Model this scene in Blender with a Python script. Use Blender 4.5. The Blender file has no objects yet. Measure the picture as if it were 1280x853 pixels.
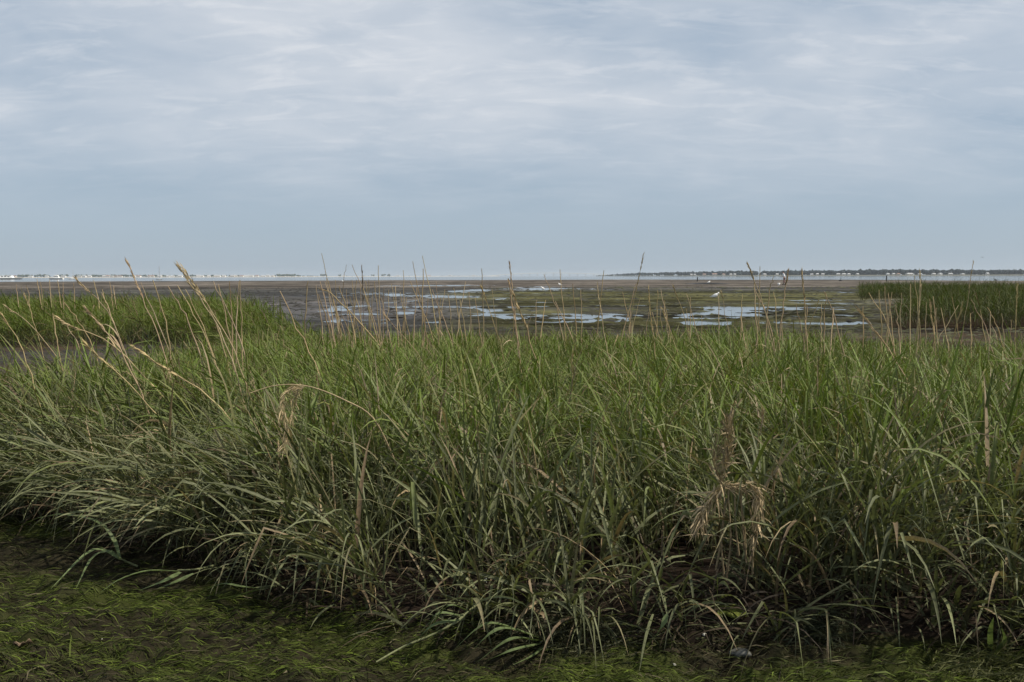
import bpy, bmesh, math, random
import numpy as np
from mathutils import Vector, Matrix

rng = np.random.default_rng(7)
random.seed(7)
R = math.radians
sc = bpy.context.scene
COL = sc.collection

# ------------------------------------------------------------------ camera
F = 1230.0                                   # focal length in photo pixels (1280 wide)
CAM_Z, PITCH, ROLL = 1.25, math.atan(81.2 / F), R(-0.155)
cam_d = bpy.data.cameras.new('camera'); cam = bpy.data.objects.new('camera', cam_d); COL.objects.link(cam)
cam_d.sensor_width = 36.0; cam_d.lens = 36.0 * F / 1280.0; cam_d.clip_start = 0.05; cam_d.clip_end = 40000
cam.matrix_world = (Matrix.Translation((0, 0, CAM_Z)) @ Matrix.Rotation(math.pi / 2 - PITCH, 4, 'X') @ Matrix.Rotation(ROLL, 4, 'Z'))
sc.camera = cam

# ------------------------------------------------------------------ sky and sun
SUN_EL, SUN_AZ = R(52), R(102)               # azimuth clockwise from +Y (the view direction)
w = bpy.data.worlds.new('World'); sc.world = w; w.use_nodes = True
nt = w.node_tree; nt.nodes.clear()
def N(nt, t, **kw):
    n = nt.nodes.new(t)
    for k, v in kw.items():
        if k.startswith('i_'):
            key = k[2:]
            key = int(key) if key.isdigit() else key.replace('_', ' ')
            n.inputs[key].default_value = v
        else: setattr(n, k, v)
    return n
def L(nt, a, b): nt.links.new(a, b)
def math_n(nt, op, a, b=None, c=None, clamp=False):
    n = N(nt, 'ShaderNodeMath', operation=op, use_clamp=clamp)
    for i, v in enumerate((a, b, c)):
        if v is None: continue
        if isinstance(v, (int, float)): n.inputs[i].default_value = v
        else: L(nt, v, n.inputs[i])
    return n.outputs[0]
def mixc(nt, f, a, b, mode='MIX'):
    n = N(nt, 'ShaderNodeMix', data_type='RGBA', blend_type=mode)
    for s, v in ((n.inputs[0], f), (n.inputs[6], a), (n.inputs[7], b)):
        if isinstance(v, (int, float, tuple)): s.default_value = v if not isinstance(v, tuple) or len(v) == 4 else (*v, 1)
        else: L(nt, v, s)
    return n.outputs[2]
def ramp(nt, fac, stops):
    n = N(nt, 'ShaderNodeValToRGB'); el = n.color_ramp.elements
    while len(el) > 1: el.remove(el[-1])
    el[0].position, el[0].color = stops[0][0], (*stops[0][1], 1) if not isinstance(stops[0][1], (int, float)) else (stops[0][1],) * 3 + (1,)
    for p, c in stops[1:]:
        e = el.new(p); e.color = (*c, 1) if not isinstance(c, (int, float)) else (c, c, c, 1)
    L(nt, fac, n.inputs[0]); return n.outputs[0]

sky = N(nt, 'ShaderNodeTexSky', sky_type='NISHITA', sun_disc=False, sun_elevation=SUN_EL, sun_rotation=SUN_AZ,
        altitude=0, air_density=1.0, dust_density=0.4, ozone_density=1.5)
tc = N(nt, 'ShaderNodeTexCoord'); sep = N(nt, 'ShaderNodeSeparateXYZ'); L(nt, tc.outputs['Generated'], sep.inputs[0])
zc = math_n(nt, 'MAXIMUM', sep.outputs[2], 0.0)
zz = math_n(nt, 'ADD', zc, 0.20)
u = math_n(nt, 'DIVIDE', sep.outputs[0], zz); v = math_n(nt, 'DIVIDE', sep.outputs[1], zz)
def cloud_noise(su, sv, scale, detail, rough, dist, off):
    cb = N(nt, 'ShaderNodeCombineXYZ')
    L(nt, math_n(nt, 'MULTIPLY_ADD', u, su, off), cb.inputs[0]); L(nt, math_n(nt, 'MULTIPLY_ADD', v, sv, off * 0.7), cb.inputs[1])
    n = N(nt, 'ShaderNodeTexNoise', noise_dimensions='2D', i_Scale=scale, i_Detail=detail, i_Roughness=rough, i_Distortion=dist)
    L(nt, cb.outputs[0], n.inputs['Vector']); return n.outputs[0]
big = cloud_noise(1.0, 1.0, 0.9, 4, 0.5, 0.2, 3.1)
mid = cloud_noise(0.9, 1.25, 2.6, 7, 0.58, 0.35, 11.4)
wisp = cloud_noise(0.7, 1.7, 6.0, 10, 0.66, 0.4, 27.8)
m1 = ramp(nt, big, [(0.36, 0.0), (0.62, 1.0)])
m2 = ramp(nt, mid, [(0.36, 0.0), (0.74, 1.0)])
m3 = ramp(nt, wisp, [(0.50, 0.0), (0.66, 1.0)])
cl = math_n(nt, 'MULTIPLY_ADD', m2, 0.30, math_n(nt, 'MULTIPLY_ADD', m1, 0.46, 0.06))
cl = math_n(nt, 'MULTIPLY_ADD', m3, 0.20, cl, clamp=True)
fade = N(nt, 'ShaderNodeMapRange', interpolation_type='SMOOTHSTEP', i_1=0.02, i_2=0.19); L(nt, zc, fade.inputs[0])
cl = math_n(nt, 'MULTIPLY', cl, fade.outputs[0], clamp=True)
veil = mixc(nt, 0.86, sky.outputs[0], (2.78, 3.52, 4.42))          # thin high overcast over the blue
skyc = mixc(nt, cl, veil, (5.85, 6.1, 6.5))                       # brighter cloud streaks
bg = N(nt, 'ShaderNodeBackground', i_Strength=0.1); L(nt, skyc, bg.inputs[0])
wo = N(nt, 'ShaderNodeOutputWorld'); L(nt, bg.outputs[0], wo.inputs[0])

sd = bpy.data.lights.new('sun', 'SUN'); sun = bpy.data.objects.new('sun', sd); COL.objects.link(sun)
sd.energy = 4.4; sd.angle = R(1.5); sd.color = (1.0, 0.92, 0.79)
sdir = Vector((math.sin(SUN_AZ) * math.cos(SUN_EL), math.cos(SUN_AZ) * math.cos(SUN_EL), math.sin(SUN_EL)))
sun.rotation_euler = sdir.to_track_quat('Z', 'Y').to_euler()

sc.view_settings.view_transform = 'Standard'; sc.view_settings.look = 'None'
sc.view_settings.exposure = 0.3; sc.view_settings.gamma = 1.0; sc.view_settings.use_curve_mapping = False
cy = sc.cycles
cy.max_bounces = 7; cy.diffuse_bounces = 3; cy.glossy_bounces = 3; cy.transmission_bounces = 4; cy.transparent_max_bounces = 8
cy.volume_bounces = 1; cy.use_denoising = True; cy.sample_clamp_indirect = 6.0

# ------------------------------------------------------------------ helpers
CM = np.array(cam.matrix_world)[:3, :3]
def ray(px, py):
    d = CM @ np.array([(px - 640.0) / F, -(py - 426.5) / F, -1.0]); return d
def ground_at(px, py, z=0.0):                # point of the level z seen at a photo pixel
    d = ray(px, py); t = (z - CAM_Z) / d[2]; return np.array([d[0] * t, d[1] * t, z])
def at(px, py, dist):                        # point seen at a photo pixel at distance dist ahead
    d = ray(px, py); t = dist / d[1]; return np.array([d[0] * t, dist, CAM_Z + d[2] * t])
def px_of(x, y, z):                          # world to photo pixel (vectorised)
    p = np.stack([np.asarray(x, float), np.asarray(y, float), np.asarray(z, float) - CAM_Z], -1) @ CM
    return 640 + F * p[..., 0] / -p[..., 2], 426.5 - F * p[..., 1] / -p[..., 2]

def tag(o, label=None, cat=None, group=None, kind=None):
    if label: o['label'] = label
    if cat: o['category'] = cat
    if group: o['group'] = group
    if kind: o['kind'] = kind
    return o
def empty(name, loc=(0, 0, 0)):
    o = bpy.data.objects.new(name, None); COL.objects.link(o); o.location = loc; o.empty_display_size = 0.1; return o
def mesh_obj(name, V, Q, mat, parent=None, col=None, smooth=False):
    """V (n,3), Q (m,k) index array of quads or tris, col (n,3) linear colours; world coordinates."""
    V = np.asarray(V, np.float32); Q = np.asarray(Q, np.int32); k = Q.shape[1]
    me = bpy.data.meshes.new(name)
    me.vertices.add(len(V)); me.loops.add(Q.size); me.polygons.add(len(Q))
    off = np.array(parent.location, np.float32) if parent is not None else 0
    me.vertices.foreach_set('co', (V - off).ravel())
    me.loops.foreach_set('vertex_index', Q.ravel())
    me.polygons.foreach_set('loop_start', np.arange(0, Q.size, k, dtype=np.int32))
    if smooth: me.polygons.foreach_set('use_smooth', np.ones(len(Q), bool))
    if col is not None:
        a = me.color_attributes.new('Col', 'FLOAT_COLOR', 'POINT')
        a.data.foreach_set('color', np.concatenate([np.asarray(col, np.float32), np.ones((len(V), 1), np.float32)], 1).ravel())
    me.update(calc_edges=True); me.materials.append(mat)
    o = bpy.data.objects.new(name, me); COL.objects.link(o)
    if parent is not None: o.parent = parent
    return o
class MB:
    """collects faces for one mesh"""
    def __init__(s): s.V = []; s.Fc = []
    def box(s, c, size, rz=0.0, taper=1.0):
        x, y, z = [q / 2 for q in size]; n = len(s.V); ca, sa = math.cos(rz), math.sin(rz)
        for k, t in ((-1, 1.0), (1, taper)):
            for i, j in ((-1, -1), (1, -1), (1, 1), (-1, 1)):
                a, b = i * x * t, j * y * t
                s.V.append((c[0] + a * ca - b * sa, c[1] + a * sa + b * ca, c[2] + k * z))
        s.Fc += [[n + q for q in f] for f in ((3, 2, 1, 0), (4, 5, 6, 7), (0, 1, 5, 4), (1, 2, 6, 5), (2, 3, 7, 6), (3, 0, 4, 7))]
        return s
    def tube(s, pts, rad, k=6, cap=True):
        pts = [Vector(p) for p in pts]; n0 = len(s.V)
        if isinstance(rad, (int, float)): rad = [rad] * len(pts)
        for i, p in enumerate(pts):
            t = (pts[min(i + 1, len(pts) - 1)] - pts[max(i - 1, 0)]).normalized()
            a = t.orthogonal().normalized() if i == 0 else (a - t * a.dot(t)).normalized()
            b = t.cross(a)
            for j in range(k):
                q = 2 * math.pi * j / k
                s.V.append(tuple(p + (a * math.cos(q) + b * math.sin(q)) * rad[i]))
        for i in range(len(pts) - 1):
            for j in range(k):
                s.Fc.append([n0 + i * k + j, n0 + i * k + (j + 1) % k, n0 + (i + 1) * k + (j + 1) % k, n0 + (i + 1) * k + j])
        if cap:
            s.Fc.append([n0 + j for j in range(k)][::-1]); s.Fc.append([n0 + (len(pts) - 1) * k + j for j in range(k)])
        return s
    def poly(s, pts, faces):
        n = len(s.V); s.V += [tuple(p) for p in pts]; s.Fc += [[n + i for i in f] for f in faces]; return s
    def build(s, name, mat, parent=None, smooth=False, local=False):
        off = Vector((0, 0, 0)) if parent is None or local else Vector(parent.location)
        me = bpy.data.meshes.new(name); me.from_pydata([tuple(Vector(v) - off) for v in s.V], [], s.Fc)
        if smooth: me.polygons.foreach_set('use_smooth', np.ones(len(me.polygons), bool))
        me.update(); me.materials.append(mat)
        o = bpy.data.objects.new(name, me); COL.objects.link(o)
        if parent is not None: o.parent = parent
        return o

# value noise, vectorised
def _hash(ix, iy, seed):
    h = (ix.astype(np.int64) * 374761393 + iy.astype(np.int64) * 668265263 + seed * 1442695041) & 0x7fffffff
    h = ((h ^ (h >> 13)) * 1274126177) & 0x7fffffff
    return ((h ^ (h >> 16)) & 0xffff) / 65535.0
def vnoise(x, y, seed=0):
    ix, iy = np.floor(x), np.floor(y); fx, fy = x - ix, y - iy
    fx = fx * fx * (3 - 2 * fx); fy = fy * fy * (3 - 2 * fy)
    a = _hash(ix, iy, seed); b = _hash(ix + 1, iy, seed); c = _hash(ix, iy + 1, seed); d = _hash(ix + 1, iy + 1, seed)
    return (a * (1 - fx) + b * fx) * (1 - fy) + (c * (1 - fx) + d * fx) * fy
def fbm(x, y, seed=0, oct=4, gain=0.5):
    s = 0; a = 1.0; t = 0
    for o in range(oct):
        s = s + a * vnoise(x * 2 ** o + 17.3 * o, y * 2 ** o - 9.1 * o, seed + o); t += a; a *= gain
    return s / t
def smooth(a, b, x):
    t = np.clip((x - a) / (b - a), 0, 1); return t * t * (3 - 2 * t)
def lerp(a, b, t): return a + (b - a) * t

# ------------------------------------------------------------------ materials
def new_mat(name):
    m = bpy.data.materials.new(name); m.use_nodes = True; m.node_tree.nodes.clear()
    out = N(m.node_tree, 'ShaderNodeOutputMaterial'); return m, m.node_tree, out
def simple(name, col, rough=0.7, var=0.15, scale=6.0, spec=0.3, metal=0.0, bump=0.0):
    m, t, out = new_mat(name)
    p = N(t, 'ShaderNodeBsdfPrincipled', i_Roughness=rough, i_Metallic=metal); p.inputs['Specular IOR Level'].default_value = spec
    g = N(t, 'ShaderNodeTexCoord'); n = N(t, 'ShaderNodeTexNoise', i_Scale=scale, i_Detail=6.0, i_Roughness=0.6); L(t, g.outputs['Object'], n.inputs['Vector'])
    c = mixc(t, n.outputs[0], tuple(max(0, x * (1 - var)) for x in col), tuple(min(1, x * (1 + var)) for x in col)); L(t, c, p.inputs['Base Color'])
    if bump:
        b = N(t, 'ShaderNodeBump', i_Strength=bump, i_Distance=0.01); L(t, n.outputs[0], b.inputs['Height']); L(t, b.outputs[0], p.inputs['Normal'])
    L(t, p.outputs[0], out.inputs[0]); return m
def blade_mat(name, trans=0.28, rough=0.5, spec=0.35, nscale=90.0):
    m, t, out = new_mat(name)
    a = N(t, 'ShaderNodeVertexColor', layer_name='Col')
    g = N(t, 'ShaderNodeNewGeometry'); n = N(t, 'ShaderNodeTexNoise', i_Scale=nscale, i_Detail=3.0); L(t, g.outputs['Position'], n.inputs['Vector'])
    k = ramp(t, n.outputs[0], [(0.3, 0.72), (0.7, 1.18)])
    c = mixc(t, 1.0, a.outputs[0], k, 'MULTIPLY')
    p = N(t, 'ShaderNodeBsdfPrincipled', i_Roughness=rough); p.inputs['Specular IOR Level'].default_value = spec
    L(t, c, p.inputs['Base Color'])
    tr = N(t, 'ShaderNodeBsdfTranslucent'); L(t, mixc(t, 1.0, c, (1.15, 1.25, 0.7), 'MULTIPLY'), tr.inputs[0])
    mx = N(t, 'ShaderNodeMixShader', i_0=trans); L(t, p.outputs[0], mx.inputs[1]); L(t, tr.outputs[0], mx.inputs[2])
    L(t, mx.outputs[0], out.inputs[0]); return m
M = {}
M['blade'] = blade_mat('grass_blade', 0.22, 0.55, 0.25)
M['far_blade'] = blade_mat('far_grass_blade', 0.30, 0.6, 0.15, nscale=12.0)
M['straw'] = blade_mat('dry_straw', 0.12, 0.7, 0.2, 160.0)
M['algae'] = blade_mat('wet_algae', 0.2, 0.6, 0.10, 60.0)
M['stalk_dark'] = simple('dark_stalk', (0.06, 0.052, 0.04), 0.8, 0.3, 60)
M['white_feather'] = simple('white_feather', (0.82, 0.82, 0.80), 0.75, 0.05)
M['grey_feather'] = simple('grey_feather', (0.66, 0.67, 0.68), 0.75, 0.08)
M['black_feather'] = simple('black_feather', (0.04, 0.04, 0.045), 0.6, 0.1)
M['yellow_bill'] = simple('yellow_bill', (0.55, 0.36, 0.06), 0.5, 0.1)
M['hull_white'] = simple('white_hull', (0.78, 0.78, 0.76), 0.3, 0.04, 0.5)
M['hull_dark'] = simple('dark_hull', (0.10, 0.05, 0.06), 0.4, 0.1, 0.5)
M['window_glass'] = simple('window_glass', (0.04, 0.05, 0.06), 0.08, 0.05, 1, 0.6)
M['mast'] = simple('mast_metal', (0.55, 0.56, 0.57), 0.35, 0.05, 1, 0.5, 0.6)
M['sand'] = simple('far_sand', (0.42, 0.38, 0.31), 0.9, 0.2, 0.05)
M['shore_dark'] = simple('shore_scrub', (0.10, 0.10, 0.075), 0.9, 0.4, 0.05)
M['concrete'] = simple('pale_concrete', (0.52, 0.52, 0.50), 0.8, 0.1, 0.1)
M['plaster'] = simple('white_plaster', (0.74, 0.72, 0.68), 0.8, 0.06, 0.3)
M['plaster_b'] = simple('cream_plaster', (0.60, 0.55, 0.47), 0.8, 0.06, 0.3)
M['roof'] = simple('roof_tiles', (0.27, 0.17, 0.13), 0.8, 0.2, 1.0)
M['roof_b'] = simple('grey_roof', (0.42, 0.42, 0.42), 0.7, 0.2, 1.0)
M['wood_dark'] = simple('dark_wet_wood', (0.035, 0.033, 0.032), 0.7, 0.2, 10)
M['skin'] = simple('skin', (0.42, 0.26, 0.19), 0.6, 0.08)
M['shirt'] = simple('white_shirt', (0.74, 0.76, 0.80), 0.85, 0.06)
M['shorts'] = simple('faded_rust_trousers', (0.27, 0.17, 0.145), 0.85, 0.12)
M['boot'] = simple('dark_boot', (0.045, 0.035, 0.03), 0.5, 0.2)
M['hair'] = simple('dark_hair', (0.03, 0.025, 0.022), 0.7, 0.2, 60)
M['stone'] = simple('grey_stone', (0.07, 0.07, 0.06), 0.6, 0.35, 30, 0.4, 0, 0.5)
M['pebble'] = simple('pinkish_pebble', (0.40, 0.28, 0.21), 0.5, 0.2, 40)
M['shell'] = simple('pale_shell', (0.34, 0.33, 0.28), 0.45, 0.2, 60)
M['mussel'] = simple('dark_mussel_bank', (0.03, 0.03, 0.032), 0.75, 0.5, 4, 0.3, 0, 0.6)

# ground: base colour and wetness come from attributes, grain from noise
def ground_mat():
    m, t, out = new_mat('mudflat')
    a = N(t, 'ShaderNodeVertexColor', layer_name='Col'); wet = N(t, 'ShaderNodeAttribute', attribute_name='wet')
    g = N(t, 'ShaderNodeNewGeometry')
    mp = N(t, 'ShaderNodeMapping'); mp.inputs['Scale'].default_value = (0.6, 1.4, 1.0); L(t, g.outputs['Position'], mp.inputs[0])
    n1 = N(t, 'ShaderNodeTexNoise', i_Scale=14.0, i_Detail=8.0, i_Roughness=0.65); L(t, mp.outputs[0], n1.inputs['Vector'])
    n2 = N(t, 'ShaderNodeTexNoise', i_Scale=0.9, i_Detail=7.0, i_Roughness=0.7); L(t, mp.outputs[0], n2.inputs['Vector'])
    k = math_n(t, 'MULTIPLY', ramp(t, n1.outputs[0], [(0.3, 0.55), (0.7, 1.4)]), ramp(t, n2.outputs[0], [(0.3, 0.7), (0.7, 1.3)]))
    c = mixc(t, 1.0, a.outputs[0], k, 'MULTIPLY')
    p = N(t, 'ShaderNodeBsdfPrincipled'); L(t, c, p.inputs['Base Color'])
    r = math_n(t, 'MULTIPLY_ADD', wet.outputs['Fac'], -0.62, 0.95); L(t, r, p.inputs['Roughness'])
    s = math_n(t, 'MULTIPLY_ADD', wet.outputs['Fac'], 0.46, 0.01); L(t, s, p.inputs['Specular IOR Level'])
    b = N(t, 'ShaderNodeBump', i_Strength=0.8, i_Distance=0.02); L(t, n1.outputs[0], b.inputs['Height']); L(t, b.outputs[0], p.inputs['Normal'])
    L(t, p.outputs[0], out.inputs[0]); return m
M['ground'] = ground_mat()
def water_mat():
    m, t, out = new_mat('shallow_water')
    p = N(t, 'ShaderNodeBsdfPrincipled', i_Roughness=0.06); p.inputs['Base Color'].default_value = (0.05, 0.055, 0.05, 1)
    p.inputs['IOR'].default_value = 1.33
    g = N(t, 'ShaderNodeNewGeometry'); mp = N(t, 'ShaderNodeMapping'); mp.inputs['Scale'].default_value = (0.5, 1.0, 1.0); L(t, g.outputs['Position'], mp.inputs[0])
    n = N(t, 'ShaderNodeTexNoise', i_Scale=3.0, i_Detail=4.0); L(t, mp.outputs[0], n.inputs['Vector'])
    b = N(t, 'ShaderNodeBump', i_Strength=0.25, i_Distance=0.02); L(t, n.outputs[0], b.inputs['Height']); L(t, b.outputs[0], p.inputs['Normal'])
    L(t, p.outputs[0], out.inputs[0]); return m
M['water'] = water_mat()

# ------------------------------------------------------------------ layout of the marsh (photo-derived plan)
# foot of the grass front, as ground points from left to right
FRONT = np.array([ground_at(px, py)[:2] for px, py in ((-500, 585), (-250, 605), (-60, 630), (0, 640), (100, 660), (200, 690), (300, 715), (400, 750), (500, 788),
                  (560, 788), (640, 782), (720, 784), (800, 798), (870, 803), (960, 794), (1050, 784), (1150, 792), (1280, 805), (1420, 808), (1700, 828))])
def front_y(x): return np.interp(x, FRONT[:, 0], FRONT[:, 1])
# far edge of the grass bed as distance against bearing (x/y)
BR = (np.array([-200, 0, 90, 160, 230, 300, 380, 500, 900, 1100, 1200, 1290, 1500]) - 640) / F
BD = np.array([6.1, 6.3, 7.2, 8.6, 11.0, 13.0, 14.2, 14.2, 14.0, 12.6, 11.4, 10.4, 10.0])
def back_d(b): return np.interp(b, BR, BD)
def in_bed(x, y):
    e = 0.5 * (fbm(x * 1.7, y * 1.7, 5) - 0.5)
    gap = (fbm(x * 2.6, y * 2.6, 7, 3) > .39) | (y > 8)
    return gap & (y > front_y(x) + e * 0.5) & (y < back_d(x / np.maximum(y, .1)) + 2.5 * e)
def in_left(x, y):      # grass bank beyond the muddy gap at the left
    b = x / y; px = 640 + F * b
    e = 3.0 * (fbm(x * .35, y * .35, 9) - 0.5)
    f = 17.2 + 0.006 * np.maximum(px - 60, 0) - smooth(180, 330, px) * 3.4 + 1.0 * (fbm(x * .8, 3.3 + 0 * x, 4) - .5)
    bk = 33 - smooth(250, 390, px) * 14
    return (y > f) & (y < bk + e) & (px < 385 + e * 8) & (px > -260)
def in_right(x, y):     # grass island on the mud at the right
    b = x / y; px = 640 + F * b
    e = fbm(x * .5, y * .5, 12) - 0.5
    f = 23.3 + 0.0 * px + 2.2 * e
    a = (y > f) & (y < 40 + 6 * e) & (px > 1117 + e * 26 + smooth(26, 40, y) * 20) & (px < 1750)
    c = (y > 50 + 6 * e) & (y < 66 + 4 * e) & (px > 1076 + 16 * e) & (px < 1600)
    return a | c

PUDDLES = [(640, 722, 361, 1.9), (745, 768, 362, .6), (668, 690, 378, 1.0), (745, 800, 381, .8), (875, 965, 384, 2.0), (655, 672, 388, 1.2), (700, 728, 392, 1.7),
           (868, 935, 392.5, 1.7), (750, 778, 396, 1.6), (700, 792, 401, 3.0), (865, 908, 402, 2.0), (985, 1003, 385.5, 1.0), (1042, 1072, 392.5, 1.0), (1010, 1084, 402, 2.6),
           (1035, 1055, 364.5, .8), (1015, 1032, 374, .7), (1108, 1119, 391, 1.0), (490, 600, 357, .9), (565, 605, 363.5, 1.9), (480, 502, 368, 1.2), (500, 522, 375, 1.0),
           (605, 642, 388, 2.2), (630, 645, 383, .8), (615, 642, 396, 1.4), (490, 512, 390.5, 1.0), (385, 402, 369, .7), (545, 590, 370, .9), (425, 455, 372, .6), (650, 700, 358.2, .5),
           (815, 845, 386, .7), (930, 975, 378.5, .5), (1150, 1275, 361.5, 0.7), (1200, 1280, 359.0, .6), (560, 600, 379, .6), (440, 470, 381, .6), (530, 560, 400, 1.6), (455, 480, 399, 1.0), (1190, 1220, 410, .7)]
PU = []
for x0, x1, y0, hh in PUDDLES:               # first value: centre when the second is its right end
    cxp, hw = ((x0 + x1) / 2, (x1 - x0) / 2)
    c = ground_at(cxp, y0); e1 = ground_at(cxp + hw, y0); n_ = ground_at(cxp, y0 + hh); f_ = ground_at(cxp, max(y0 - hh, 349.5))
    PU.append((c[0], (n_[1] + f_[1]) / 2, 1.25 * (e1[0] - c[0]), .85 * (f_[1] - n_[1]) / 2))
def puddle_depth(x, y):
    d = np.zeros_like(x)
    jx = (fbm(x * 1.1, y * .5, 31, 5, .6) - .5)
    jy = (fbm(x * .8, y * .8, 37, 5, .6) - .5)
    for cx, cy_, rx, ry in PU:
        q = ((x - cx + jx * rx * 2.6) / (rx * 1.3)) ** 2 + ((y - cy_ + jy * (ry * 3.6)) / (ry * 1.35)) ** 2
        d = np.maximum(d, 1 - q)
    return d
WATER_Z = -0.035
def ground_fn(x, y):
    """height, colour and wetness of the ground"""
    d = np.hypot(x, y); b = x / np.maximum(np.abs(y), .5); px = 640 + F * b
    near = 1 - smooth(7, 11, d)
    inside = smooth(-0.10, 0.22, y - front_y(x))
    z = near * ((fbm(x * 3, y * 3, 1) - .5) * 0.06 + (np.abs(fbm(x * 8, y * 13, 2) - .5) * 0.17 - .02) * (1 - inside) + 0.05 * inside)
    z = z + near * 0.05 * np.exp(-((x - 1.5) / .7) ** 2 - ((y - 3.45) / .22) ** 2)
    # mudflat relief with pools
    far = smooth(14.5, 16.5, d)
    mud = 0.012 + 0.030 * (fbm(x * .55, y * .28, 21, 5, .55) - .42) + 0.022 * (fbm(x * 1.9, y * 1.0, 25, 5, .6) - .5)
    pd = puddle_depth(x, y)
    mud = mud - 0.075 * smooth(0.0, 0.35, pd)
    # many shallow films of water in the centre
    film = smooth(.50, .58, fbm(x * .17 + 40, y * .36, 51, 6, .70) + .07 * (1 - smooth(480, 760, px)) + .045 * (1 - smooth(34, 52, d)) - .018) * smooth(22, 28, d) * (1 - smooth(75, 110, d)) * smooth(330, 420, px) * (1 - smooth(1060, 1120, px))
    mud = mud - 0.05 * film
    z = z * (1 - far) + far * mud
    edge = 318 + 30 * (fbm(b * 9, 0 * b, 61) - .5) - 30 * smooth(820, 1000, px) - 70 * smooth(1000, 1280, px)
    sea = smooth(0, 45, d - edge); z = z * (1 - sea) - 0.5 * sea
    z = z - 0.5 * smooth(360, 500, d)
    # colours (albedo)
    n1 = fbm(x * .05, y * .11, 71, 6, .65); n2 = fbm(x * .22, y * .40, 75, 6, .68); n3 = fbm(x * 5, y * 7, 79, 5, .6)
    taupe = np.array([.098, .086, .074]); dark = np.array([.046, .044, .039]); alg = np.array([.064, .062, .027]); wetm = np.array([.056, .046, .038]); brown = np.array([.048, .034, .021])
    t = smooth(88, 122, d + 40 * (n2 - .5))
    c = lerp(dark, taupe, t[..., None])
    wn = (1 - smooth(.40, .62, n1 + .25 * (n2 - .5))) * (1 - smooth(48, 80, d)) * (1 - smooth(520, 680, px))
    c = lerp(c, wetm, wn[..., None])
    am = smooth(.36, .58, n1 * .6 + n2 * .4 + .06) * smooth(500, 640, px) * smooth(19, 26, d) * (1 - smooth(72, 92, d + 25 * (n2 - .5)))
    c = lerp(c, alg, (am * .9)[..., None])
    bn = 1 - smooth(19, 25, d + 4 * (n2 - .5)); c = lerp(c, brown, bn[..., None])
    wetm = wetm * 1.0; rm = smooth(1080, 1130, px) * (1 - smooth(40, 60, d)); c = lerp(c, brown * .8, rm[..., None])
    # near flat: dark wet silt with green algae film, black-brown mud at the foot of the grass
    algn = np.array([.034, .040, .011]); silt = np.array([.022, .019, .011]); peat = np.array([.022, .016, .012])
    cn = lerp(silt, algn, smooth(.42, .58, fbm(x * 2.2, y * 3.8, 91, 5, .6))[..., None]) * (.4 + 1.2 * fbm(x * 14, y * 26, 93, 5, .7))[..., None]
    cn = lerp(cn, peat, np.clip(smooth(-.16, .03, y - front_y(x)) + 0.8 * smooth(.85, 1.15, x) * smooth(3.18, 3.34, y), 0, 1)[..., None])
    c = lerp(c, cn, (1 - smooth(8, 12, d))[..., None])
    wet = np.clip(.22 - .2 * (1 - smooth(17, 24, d)) + .45 * wn + .25 * (n2 - .5) - .25 * t - .25 * am + 0.35 * pd.clip(-1, 1) * (d > 15), 0, 1)
    wet = lerp(wet, .10 + 0 * wet, 1 - smooth(6, 8, d)); wet = wet * (1 - .6 * inside * (d < 12))
    return z, c * ((0.85 + .3 * n3) * lerp(1, (.38 + 1.05 * smooth(.34, .66, fbm(x * .14, y * .40, 141, 6, .75))) * (.55 + .9 * smooth(.3, .7, fbm(x * .06, y * .09, 145, 6, .7))), smooth(12, 20, d)))[..., None], wet

# ------------------------------------------------------------------ ground and water
def build_ground():
    rings = [0.25]
    while rings[-1] < 9000:
        r = rings[-1]
        s = .10 if r < 2.2 else .0055 if r < 5.6 else .03 if r < 15 else .011 if r < 130 else .016 if r < 380 else .2
        rings.append(r * (1 + s))
    rings = np.array(rings)
    ang = np.concatenate([np.linspace(-180, -36, 30)[:-1], np.linspace(-36, 36, 270), np.linspace(36, 180, 30)[1:-1]]) * math.pi / 180
    A, Rr = np.meshgrid(ang, rings); x, y = Rr * np.sin(A), Rr * np.cos(A)
    z, c, wet = ground_fn(x, y)
    n, m = x.shape; idx = np.arange(n * m).reshape(n, m); nx = np.roll(idx, -1, 1)
    Q = np.stack([idx[:-1], nx[:-1], nx[1:], idx[1:]], -1).reshape(-1, 4)[:, ::-1]
    V = np.stack([x, y, z], -1).reshape(-1, 3)
    o = mesh_obj('mudflat_ground', V, Q, M['ground'], None, c.reshape(-1, 3), True)
    a = o.data.attributes.new('wet', 'FLOAT', 'POINT'); a.data.foreach_set('value', wet.ravel().astype(np.float32))
    tag(o, 'tidal mud and green algae flat reaching out to the bay', None, None, 'structure')
    rr = np.array([14.5, 60, 300, 1500, 9000.0]); aa = np.linspace(-180, 180, 73)[:-1] * math.pi / 180
    A, Rr = np.meshgrid(aa, rr); n, m = A.shape; idx = np.arange(n * m).reshape(n, m); nx = np.roll(idx, -1, 1)
    V = np.stack([Rr * np.sin(A), Rr * np.cos(A), 0 * A + WATER_Z], -1).reshape(-1, 3)
    Q = np.stack([idx[:-1], nx[:-1], nx[1:], idx[1:]], -1).reshape(-1, 4)[:, ::-1]
    o = mesh_obj('water', V, Q, M['water']); tag(o, 'pale grey bay water and tidal pools left on the mud', None, None, 'structure')
build_ground()
def gz(x, y):
    x = np.atleast_1d(np.asarray(x, float)); y = np.atleast_1d(np.asarray(y, float)); return ground_fn(x, y)[0]

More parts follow.
